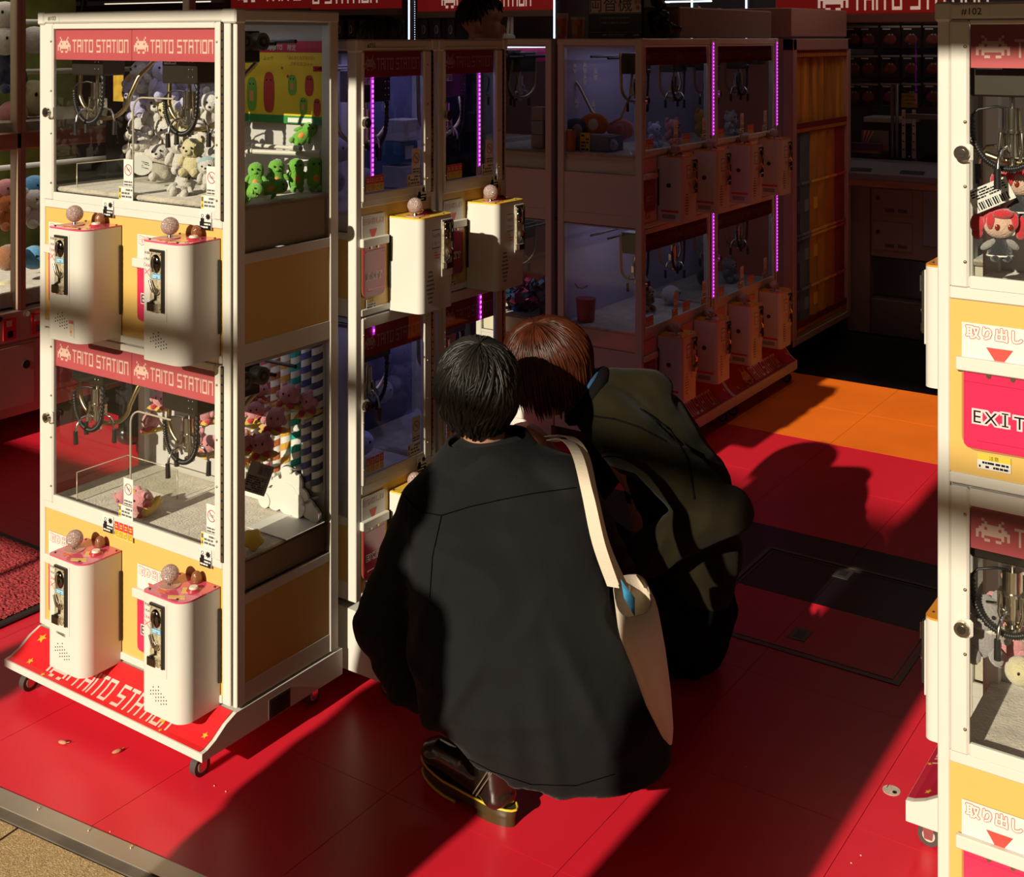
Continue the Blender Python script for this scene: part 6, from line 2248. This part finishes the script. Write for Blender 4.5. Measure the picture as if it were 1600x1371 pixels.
for (px, py, x, k, c, s, rz, lab) in ((8, 22, -4.72, 'blob', 'white', 1.55, 1.2, 'white round plush toy, highest at the left edge'), (8, 62, -4.70, 'blob', 'white', 1.5, 1.5, 'white round plush toy beneath the highest one'), (54, 60, -4.70, 'blob', 'white', 1.5, 1.9, 'white round plush toy right of the far-left post'),
                                      (52, 150, -4.72, 'blob', 'cream', 2.0, 1.5, 'big pale egg-shaped plush right of the far-left post'), (14, 118, -4.74, 'bear', 'navy', 1.7, 1.4, 'navy plush bear left of the far-left post'), (20, 175, -4.70, 'blob', 'pink', 1.4, 1.5, 'pink plush low in the far-left upper window'),
                                      (10, 295, -4.72, 'blob', 'pink', 1.2, 1.5, 'pink bag-like plush in the far-left lower window'), (12, 335, -4.70, 'bear', 'orange', 1.4, 1.5, 'orange plush bear in the far-left lower window'), (52, 330, -4.72, 'bear', 'white', 1.5, 1.6, 'white plush bear behind the far-left post'),
                                      (54, 290, -4.76, 'blob', 'sky', 1.3, 1.6, 'blue plush high in the far-left lower window'), (14, 400, -4.70, 'blob', 'brown', 1.4, 1.5, 'brown round plush low at the left edge'), (54, 400, -4.70, 'blob', 'sky', 1.3, 1.5, 'blue-white round plush low beside the far-left post'),
                                      (10, 455, -4.72, 'blob', 'cream', 1.3, 1.5, 'cream plush at the bottom of the far-left window'), (50, 452, -4.74, 'blob', 'pink', 1.3, 1.5, 'pale pink plush at the bottom right of the far-left window')):
    q = on_x(px, py, x)
    plush(k, c, lab, q - V((0, 0, .045 * s)), (0, 0, rz), s, 'plush toys in the far-left machine')

# ------------------------------------------------------------------ striped-curtain machine, counter machine
sm_ = thing('game_cabinet', 'tall cabinet with an amber curtain above coloured vertical stripes', 'game cabinet', (-2.27, 5.83, 0))
FR = mat('mauve_frame', (0.42, 0.27, 0.24), 0.5)
SW = .855
for (a, c) in ((0, .045), (SW - .05, SW)):
    B().bbox(-.06, a, .10, 0, c, 1.645, .004).ob('corner_post', FR, sm_)
B().bbox(-.5, 0, 1.585, 0, SW, 1.645, .004).ob('top_board', FR, sm_)
B().bbox(-.5, 0, 1.655, -.01, SW - .04, 1.80, .004).ob('header', FR, sm_)
B().bbox(-.5, 0, .10, -.002, SW, .135, .004).ob('bottom_rail', FR, sm_)
B().box(-.5, .02, .135, -.48, SW - .02, 1.585).ob('back_panel', DKW, sm_)
B().box(-.48, .01, .135, -.06, .02, 1.585).ob('side_panel', FR, sm_)
B().box(-.48, SW - .02, .135, -.06, SW - .01, 1.585).ob('side_panel', FR, sm_)
AMB = mat('amber_curtain', (0.60, 0.30, 0.05), 0.45, var=0.6, vs=5, stretch=(1, 6, 0.4))
b = B()
n = 48
vs = []
for i in range(n + 1):
    y_ = .05 + (SW - .1) * i / n
    x_ = -.03 + .008 * math.sin(i * 1.9) + .006 * math.sin(i * .7)
    vs += [(x_, y_, 1.21), (x_, y_, 1.575)]
b.add(vs, [(2 * i, 2 * i + 2, 2 * i + 3, 2 * i + 1) for i in range(n)], 0, True)
b.ob('upper_curtain', AMB, sm_)
for (za, zb_) in ((1.165, 1.215), (.155, .21), (1.548, 1.585)):
    b = B().box(-.018, .045, za, -.006, SW - .05, zb_)
    m_ = 30
    for i in range(m_):
        y_ = .05 + (SW - .1) * i / m_
        b.box(-.006, y_, za + .004, -.0045, y_ + (SW - .1) / m_ * .6, za + .022, 1)
    b.ob('fringe_band', [mat('band_maroon', (.20, .02, .02), .6), mat('fringe_amber', (.55, .22, .03), .6)], sm_)
for i, (c, wd_) in enumerate((((.05, .08, .16), .12), ((.11, .19, .26), .18), ((.58, .34, .05), .16), ((.66, .33, .05), .16), ((.62, .20, .03), .17), ((.35, .035, .03), .21))):
    y_ = .045 + (SW - .095) * sum((.12, .18, .16, .16, .17, .21)[:i])
    w_ = (SW - .095) * wd_
    b = B()
    vs = []
    for k in range(9):
        vs += [(-.02 + .010 * math.sin(PI * k / 8), y_ + w_ * k / 8, .20), (-.02 + .010 * math.sin(PI * k / 8), y_ + w_ * k / 8, 1.175)]
    b.add(vs, [(2 * k, 2 * k + 2, 2 * k + 3, 2 * k + 1) for k in range(8)], 0, True)
    for zz in (.36, .62, .64, .9):
        b.box(-.012, y_ + .004, zz, -.0085, y_ + w_ - .004, zz + .012, 1)
    if i < 3:
        for zz in (.30, .55, .80):
            b.box(-.0115, y_ + w_ * .3, zz - .04, -.0085, y_ + w_ * .7, zz + .02, 1)
    b.ob('stripe_panel', [mat(f'curtain_{i}', c, .6, var=.2, vs=10), mat(f'curtain_trim_{i}', tuple(min(1, x * 1.9 + .01) for x in c), .6)], sm_)
for y_ in (.1, SW - .1):
    B().cyl((-.08, y_, .05), (-.05, y_, .05), .05, n=14).ob('caster', DRK, sm_)
    B().cyl((-.45, y_, .05), (-.42, y_, .05), .05, n=14).ob('caster', DRK, sm_)
area('cabinet_lamp', sm_, (-.2, SW * .6, 1.56), .1, .4, 0.5, (1, .6, .15))

cm = thing('counter_cabinet', 'dark prize counter with hanging packs above a grey ledge, at the back', 'counter', (-2.32, 6.75, 0))
CO = V((-2.32, 6.75, 0))
q = lambda px, py: on_y(px, py, 6.75) - CO
CW = 1.6
CPW = mat('counter_paint', (0.20, 0.13, 0.115), 0.5)
CPD = mat('counter_dark', (0.05, 0.045, 0.05), 0.4)
B().box(.02, .08, 0, CW, .6, .415).ob('plinth', CPD, cm)
zA, zB = q(1400, 292).z, q(1400, 404).z
B().bbox(.0, 0, 0, .135, .5, zA, .004).ob('end_panel', CPW, cm)
B().bbox(.14, 0, zB, CW, .5, zA, .004).ob('body', CPW, cm)
B().bbox(.14, 0, .0, CW, .5, .20, .004).ob('kick_panel', mat('kick_grey', (.11, .085, .07), .6), cm)
for (ya, yb2) in ((293, 340), (344, 396)):
    a, c = q(1364, ya), q(1426, yb2)
    b = B().bbox(a.x, -.006, c.z, c.x, .001, a.z, .003)
    d = b.ob('door', CPW, cm)
    B().cyl((a.x + .03, -.012, (a.z + c.z) / 2 + .02), (a.x + .03, -.005, (a.z + c.z) / 2 + .02), .011, n=14).ob('door_lock', BLK, d)
    B().box(a.x + .07, -.0075, c.z + .02, a.x + .12, -.006, c.z + .04).box(a.x + .14, -.0075, c.z + .02, a.x + .19, -.006, c.z + .04).ob('label', CPD, d)
a, c = q(1442, 297), q(1475, 388)
B().bbox(a.x, -.01, c.z, c.x, .0, a.z, .004).ob('grey_panel', mat('screen_grey', (.17, .17, .21), .4), cm)
zl0, zl1 = q(1400, 277).z, q(1400, 252).z
B().bbox(-.01, -.10, zA, CW, .5, zl0 - .01, .004).ob('wood_edge', mat('wood_edge', (.22, .10, .05), .5, var=.3, vs=6, stretch=(1, 8, 8)), cm)
le = B()
le.pris([(-.10, zl0 - .01), (.06, zl0 - .01), (.06, zl1), (.04, zl1), (-.10, zl0 + .02)], 'x', -.005, CW)
le.ob('control_ledge', mat('ledge_grey', (.12, .115, .135), .4), cm)
for (xa_, xb_) in ((1334, 1368), (1412, 1450)):
    a, c = q(xa_, 262), q(xb_, 262)
    B().add([(a.x, -.082, zl0 + .032), (c.x, -.082, zl0 + .032), (c.x, .005, zl1 - .022), (a.x, .005, zl1 - .022)], [(0, 1, 2, 3)]).ob('tray', BLK, cm)
zt_ = 1.80
B().box(0, .5, zl1, CW, .52, zt_).ob('back_panel', CPD, cm)
B().bbox(-.01, 0, zt_, CW, .52, zt_ + .04, .004).ob('top_beam', CPW, cm)
B().quad((0, .01, zl1), (CW, .01, zl1), (CW, .01, zt_), (0, .01, zt_)).ob('pane', GLS, cm)
a = q(1340, 196)
B().bbox(.0, .30, a.z, .27, .5, a.z + .03, .003).ob('shelf', WH2, cm)
b = B()
for px in (1412, 1428):
    p_ = on_y(px, 205, 6.95) - CO
    b.bbox(p_.x - .010, .195, zl1, p_.x + .010, .205, p_.z + .12, .002)
    for k in range(5):
        b.cyl((p_.x, .193, zl1 + .05 + k * .045), (p_.x, .196, zl1 + .05 + k * .045), .005, n=8, mi=1)
b.ob('slotted_rail', [WH2, EYE], cm)
p_ = on_y(1400, 170, 6.95) - CO
B().tube([(p_.x - .02, .2, zl1), (p_.x - .02, .2, p_.z + .14), (p_.x + .005, .2, p_.z + .14), (p_.x + .005, .2, zl1)], .010, 8).ob('acrylic_tube', mat('milky', (.16, .16, .15), .2), cm)
p_ = on_y(1430, 183, 6.95) - CO
B().bbox(p_.x - .05, .18, p_.z - .01, p_.x + .3, .20, p_.z + .02, .003).ob('crossbar', mat('milky', (.16, .16, .15), .2), cm)
area('counter_lamp', cm, (.55, .25, zt_ - .02), .9, .25, 0.35, (1, .8, .7))
PCK = mat('pack_black', (0.012, 0.011, 0.011), 0.25, coat=.6)
kk = 0
for j, py in enumerate((20, 58, 104, 148)):
    for i, px in enumerate((1334, 1357, 1391, 1424, 1458)):
        kk += 1
        p_ = on_y(px, py, 7.10)
        row = ('top', 'second', 'third', 'bottom')[j]
        colw = ('first', 'second', 'third', 'fourth', 'fifth')[i]
        t = thing('toy_pack', f'black hanging toy pack, {colw} from the left in the {row} row of the back counter', 'pack', (p_.x, 7.10, p_.z), 0, 'black hanging packs')

        def pack():
            b = B()
            b.bbox(-.058, 0, -.070, .058, .022, .070, .008)
            b.box(-.055, -.002, .055, .055, .0, .066, 1)
            b.box(-.045, -.002, .043, .0, .0, .05, 2)
            return b.me('bag', [PCK, GREY, WHS])
        place('bag', shared(('pack',), pack), t)

        def print_():
            b = B()
            b.sph((.0, -.001, -.012), (.036, .003, .03), 12, 7)
            b.sph((-.02, -.002, -.02), (.02, .003, .018), 10, 6)
            b.sph((-.006, -.003, .014), (.006, .002, .006), 8, 5, mi=1)
            b.sph((.012, -.003, .014), (.006, .002, .006), 8, 5, mi=1)
            return b.me('print', [mat('pack_red', (.16, .02, .012), .5), GREY])
        place('print', shared(('packp',), print_), t)
p_ = on_y(1421, 157, 6.93)
yn = thing('notice_card', 'yellow notice card with black Japanese print before the hanging packs', 'card', p_)
B().box(-.045, 0, -.040, .045, .002, .040).ob('card', mat('notice_yellow', (.36, .24, .015), .6), yn)
b = B()
for k, s_ in enumerate(('ちらの景品は、', '1人様1日10回', 'と限定で')):
    write(b, s_, .0125, FNF(-.0012), 0, .018 - k * .020, 0)
b.ob('print', EYE, yn)
p_ = on_y(1368, 219, 6.90)
ph_ = thing('photo_card', 'striped picture card standing on the back counter shelf', 'card', p_)
B().box(-.08, 0, -.06, .075, .003, .055).ob('card', mat('card_grey', (.20, .19, .18), .6), ph_)
b = B()
for k in range(6):
    b.quad((-.075 + k * .012, -.001, .052), (-.068 + k * .012, -.001, .052), (-.078 + k * .006, -.001, -.02), (-.085 + k * .006 + .004, -.001, -.02), k % 2)
b.box(-.005, -.0012, -.055, .07, -.0004, -.015, 2)
b.ob('print', [BAR, WHS, mat('card_orange', (.35, .14, .03), .6, var=.4, vs=40)], ph_)
p_ = on_y(1352, 232, 6.84)
pb_ = thing('prize_box', 'long purple box at the left end of the back counter shelf', 'box', p_)
B().bbox(-.085, 0, -.03, .085, .05, .03, .003).ob('carton', mat('purple_box', (.11, .03, .12), .5), pb_)
B().box(-.08, -.001, -.026, .08, 0, -.012).ob('band', mat('yellow_band', (.3, .2, .03), .5), pb_)

# ------------------------------------------------------------------ things on top of the aisle block and the back row
def topz(px, py, y):
    return on_y(px, py, y)


a, c = on_y(919, 53, 4.42), on_y(1050, -14, 4.42)
cs = thing('sign_board', 'black and white money-changer sign standing on the aisle block', 'sign', (a.x, 4.42, 1.648))
zb1 = on_y(930, 20, 4.42).z - 1.648
w_ = on_y(1003, 20, 4.42).x - a.x
h_ = c.z - 1.648
B().bbox(0, 0, 0, w_, .02, h_, .002).ob('panel', BLK, cs)
b = B().rect(.006, zb1, w_ - .003, h_ - .002, -.001, 0)
write(b, '両替機', (h_ - zb1) * .98, FNF(-.002), w_ * .42, zb1 + .010, 1, sx=.86)
write(b, '専用', .022, FNF(-.002), w_ * .93, zb1 + .035, 1, sx=.8)
write(b, '機', .022, FNF(-.002), w_ * .93, zb1 + .010, 1, sx=.8)
b.rect(.004, zb1 - .0045, w_ - .002, zb1 - .0030, -.001, 3)
write(b, '[1000]→(100)×10  [1000]×9', .0115, FNF(-.001), w_ * .5, zb1 - .026, 2)
write(b, '[1000]→(100)×10  [1000]×4', .0115, FNF(-.001), w_ * .5, zb1 - .046, 2)
b.rect(.004, .0245, w_ - .002, .0255, -.001, 2)
logo(b, FNF(-.001), w_ * .28, .008, w_ * .40, .010, mi=2)
bits(b, INV, FNF(-.001), w_ * .85, .008, w_ * .009, .0014, 2)
b.ob('sign_print', [mat('sign_pinkwhite', (.62, .46, .40), .6), EYE, mat('sign_greyprint', (.45, .38, .35), .6), mat('sign_rule', (.5, .4, .36), .6)], cs)
for i, (px, r, hh, lab) in enumerate(((878, .026, .085, 'left of the two red paper cups stacked on the aisle block'), (903, .028, .080, 'right of the two red paper cups, with a white rim'))):
    p_ = on_y(px, 55, 4.46)
    t = thing('paper_cup', lab, 'cup', (p_.x, 4.46, 1.648), 0, 'paper cups on the aisle block')
    B().cyl((0, 0, 0), (0, 0, hh), r * .86, r, n=20).ob('cup', mat('cup_red', (.62, .17, .10), .6, var=.3, vs=60), t)
    b = B()
    for k in range(4 if i == 0 else 2):
        b.cyl((0, 0, hh + k * .006), (0, 0, hh + k * .006 + .004), r * 1.06, r * 1.06, n=20)
    b.ob('rim', mat('cup_rim', (.70, .48, .42), .6), t)
    B().box(-.012, -r * .97, .02, .012, -r * .9, .05).ob('label', mat('cup_label', (.5, .3, .25), .6), t)
p_ = on_y(1030, 30, 4.52)
bg = thing('black_bundle', 'black crumpled bundle piled beside the money-changer sign', 'bundle', (p_.x, 4.52, 1.648))
rg2 = random.Random(8)
P_ = []
for i in range(26):
    h0 = rg2.uniform(.0, .15)
    P_.append(('e', V((rg2.uniform(-.05, .05) * (1 - h0 * 2.4) + (.03 if h0 < .03 else 0), rg2.uniform(-.03, .03), .025 + h0)), (rg2.uniform(.012, .028), rg2.uniform(.012, .025), rg2.uniform(.012, .028))))
place('cloth', blobmesh('cloth', P_, .006, mat('bundle_black', (.008, .007, .007), .45), 1, wrinkle(.004, (30, 30, 30))), bg)
a, c = on_y(1052, 56, 4.62), on_y(1190, 22, 4.62)
b = B().bbox(-2.60, 4.62, 1.648, -2.30, 5.62, 1.648 + (1.78 - 1.648), .006)
tag(b.ob('top_case', mat('case_tan', (.22, .155, .13), .55)), 'long low tan case lying on top of the aisle block', 'case')

RS = mat('sign_red_lit', (0.26, 0.010, 0.008), 0.4, emit=0.28)
RW = mat('sign_letters_lit', (0.85, 0.62, 0.50), 0.4, emit=0.38)
for (xa_, xb_, zpx, lpx, lx0, lx1, lab) in ((345, 484, 15, 3, 372, 572, 'backlit red shop sign above #103, left half'), (486, 622, 15, 8, 410, 590, 'backlit red shop sign above #751'), (652, 862, 18, 12, 690, 830, 'backlit red shop sign behind the standing shopper'), (1212, 1476, 23, 17, 1278, 1545, 'backlit red shop sign above the back counter')):
    y_ = 6.72 if xa_ > 1000 else 7.4
    a, c = on_y(xa_, zpx, y_), on_y(xb_, zpx, y_)
    hh = .30
    t = thing('shop_sign', lab, 'sign', (a.x, y_, a.z))
    B().bbox(0, 0, 0, c.x - a.x, .05, hh, .003).ob('light_box', RS, t)
    l0, l1 = on_y(lx0, lpx, y_), on_y(lx1, lpx, y_)
    b = B()
    if xa_ == 486:
        logo(b, FNF(-.001), l0.x - a.x + .0, l0.z - a.z, l1.x - l0.x, .13)
        b2 = B()
        for f, mi in zip(b.f, b.mi):
            q_ = [b.v[k] for k in f]
            if min(v[0] for v in q_) > 0:
                b2.add(q_, [(0, 1, 2, 3)], mi)
        b = b2
    else:
        logo(b, FNF(-.001), l0.x - a.x, l0.z - a.z, l1.x - l0.x, .13)
    if xa_ in (345,):
        b2 = B()
        for f, mi in zip(b.f, b.mi):
            q_ = [b.v[k] for k in f]
            if max(v[0] for v in q_) < c.x - a.x:
                b2.add(q_, [(0, 1, 2, 3)], mi)
        b = b2
    b.ob('sign_lettering', RW, t)
    B().bbox(0, -.01, -.05, c.x - a.x, .06, -.002, .003).ob('beam', mat('beam_dim', (.16, .08, .05), .6), t)
TUB = mat('tube_light', (.62, .78, 1.0), emit=2.6)
for i, (px, yb2, lab) in enumerate(((639, 66, 'upright white light tube beside the shopper'), (866, 46, 'upright white light tube behind the paper cups'), (1081, 26, 'upright light tube left of the yellow toy'), (1166, 26, 'upright light tube right of the yellow toy'))):
    a = on_y(px, yb2, 7.0)
    t = thing('light_tube', lab, 'light', (a.x, 7.0, a.z - .5))
    B().cyl((0, 0, 0), (0, 0, .95), .006, n=8).ob('tube', TUB, t)
    B().bbox(.012, .0, 0, .03, .03, .95, .002).ob('channel', mat('channel_grey', (.12, .12, .14), .4, .6), t)
    for k in (0.0, .93):
        B().cyl((0, 0, k), (0, 0, k + .02), .010, n=10).ob('end_cap', GREY, t)
a = on_y(648, 66, 7.0)
t = thing('light_string', 'upright string of white LED dots beside the light tube', 'light', (a.x, 7.0, a.z - .3))
b = B()
for k in range(46):
    b.sph((0, 0, k * .017), .0028, 6, 4)
tag(b.ob('dots', TUB, t), kind='stuff')
B().box(-.004, .003, -.02, .004, .006, .8).ob('strip', BLK, t)
a, c = on_y(1040, 10, 7.0), on_y(1112, 10, 7.0)
a.z = on_y(1040, 3, 7.0).z
tag(B().cyl((a.x, 7.0, a.z), (c.x, 7.0, a.z), .005, n=8).cyl((a.x, 7.0, a.z), (a.x, 7.05, a.z), .006, n=6).ob('shelf_light', TUB), 'level light tube above the yellow toy', 'light')
q = on_y(1100, 12, 7.42)
plush('bear', 'yellow', 'big yellow plush toy lit on the back shelf', V((q.x, 7.42, 1.462)), (0, .1, -.2), 3.4, None)
q = on_y(1060, 22, 7.4)
plush('blob', 'white', 'white round plush left of the yellow toy on the back shelf', V((q.x, 7.4, 1.462)), (0, 0, 0), 2.6, None)
bs_ = thing('display_shelf', 'long dark display shelf at the back carrying packs and lit toys', 'shelf', (-6.6, 7.3, 0))
B().box(0, .35, 0, 6.0, .40, 2.6).ob('back_board', mat('shelf_dark', (.035, .028, .028), .6), bs_)
B().bbox(0, -.02, 1.42, 6.0, .35, 1.46, .003).ob('shelf_plank', mat('plank_dim', (.10, .08, .06), .6), bs_)
B().bbox(0, -.02, 0, 6.0, .3, 1.42, .004).ob('cabinet', mat('cab_dim', (.06, .045, .045), .6), bs_)
area('shelf_lamp', bs_, (4.5, -.12, 2.2), 1.8, .1, 1.2, (1, .95, .8), (0.5, 0, 0))
area('shelf_lamp', bs_, (2.2, -.12, 2.2), 2.2, .1, 0.8, (1, .8, .7), (0.5, 0, 0))
for i, px in enumerate((530, 548, 566, 612, 626, 662, 682, 704)):
    p_ = on_y(px, 44, 7.45)
    t = thing('toy_pack', f'dark pack with a white oval on the back shelf, {("first", "second", "third", "fourth", "fifth", "sixth", "seventh", "eighth")[i]} from the left', 'pack', (p_.x, 7.45, p_.z), 0, 'oval-marked packs')

    def pk2():
        return B().bbox(-.033, 0, -.075, .033, .03, .07, .004).me('carton', mat('pack_wine', (.06, .02, .02), .5, var=.4, vs=20))
    place('carton', shared(('pk2',), pk2), t)

    def ov():
        b = B()
        b.sph((0, -.001, -.01), (.018, .003, .034), 14, 8)
        b.sph((0, -.003, -.012), (.012, .003, .026), 12, 7, mi=1)
        return b.me('oval', [mat('oval_pale', (.26, .22, .20), .5), mat('oval_dark', (.05, .04, .07), .5)])
    place('oval', shared(('ov',), ov), t)
p_ = on_y(797, 50, 7.42)
fg = thing('white_figure', 'white figurine with a tall stem on the back shelf', 'figurine', (p_.x, 7.42, 1.462))
b = B()
b.cyl((0, 0, 0), (0, 0, .03), .05, .045, n=16)
b.sph((0, 0, .19), (.045, .03, .03), 12, 8)
b.cyl((-.02, 0, .2), (-.005, 0, .36), .014, .012, n=8)
b.cyl((.015, 0, .2), (.02, 0, .36), .014, .012, n=8)
b.sph((-.05, -.01, .2), (.022, .02, .03), 10, 7)
b.cyl((0, 0, .02), (0, 0, .19), .012, n=8)
b.ob('figure', WH2, fg)
B().bbox(-.07, -.05, 0, .07, .05, .02, .003).ob('stand', BLK, fg)
# far-left upper bay over #103
a, c = on_y(66, 4, 5.2), on_y(345, 4, 5.2)
t = thing('overhead_lamp', 'long thin light line high behind #103', 'light', (a.x, 5.2, 1.79))
zz = on_y(250, 6, 5.2).z - 1.79
B().bbox(0, 0, zz, c.x - a.x, .03, zz + .03, .003).ob('housing', mat('housing_grey', (.2, .17, .14), .5), t)
B().box((c.x - a.x) * .38, -.003, zz + .004, (c.x - a.x) * .95, 0, zz + .010).ob('line', mat('warm_line', (1, .85, .7), emit=1.2), t)
for xx in (.1, c.x - a.x - .1):
    B().cyl((xx, .015, zz + .03), (xx, .015, .966), .006, n=6).ob('hanger', BLK, t)
b = B()
b.tube([on_y(102, -20, 5.0), on_y(104, 0, 5.0), on_y(110, 14, 5.0), on_y(122, 20, 5.0), on_y(130, 14, 5.0), on_y(133, -20, 5.0)], .02, 8)
tag(b.ob('black_hose', BLK), 'black hose looping down behind the top of #103', 'hose')
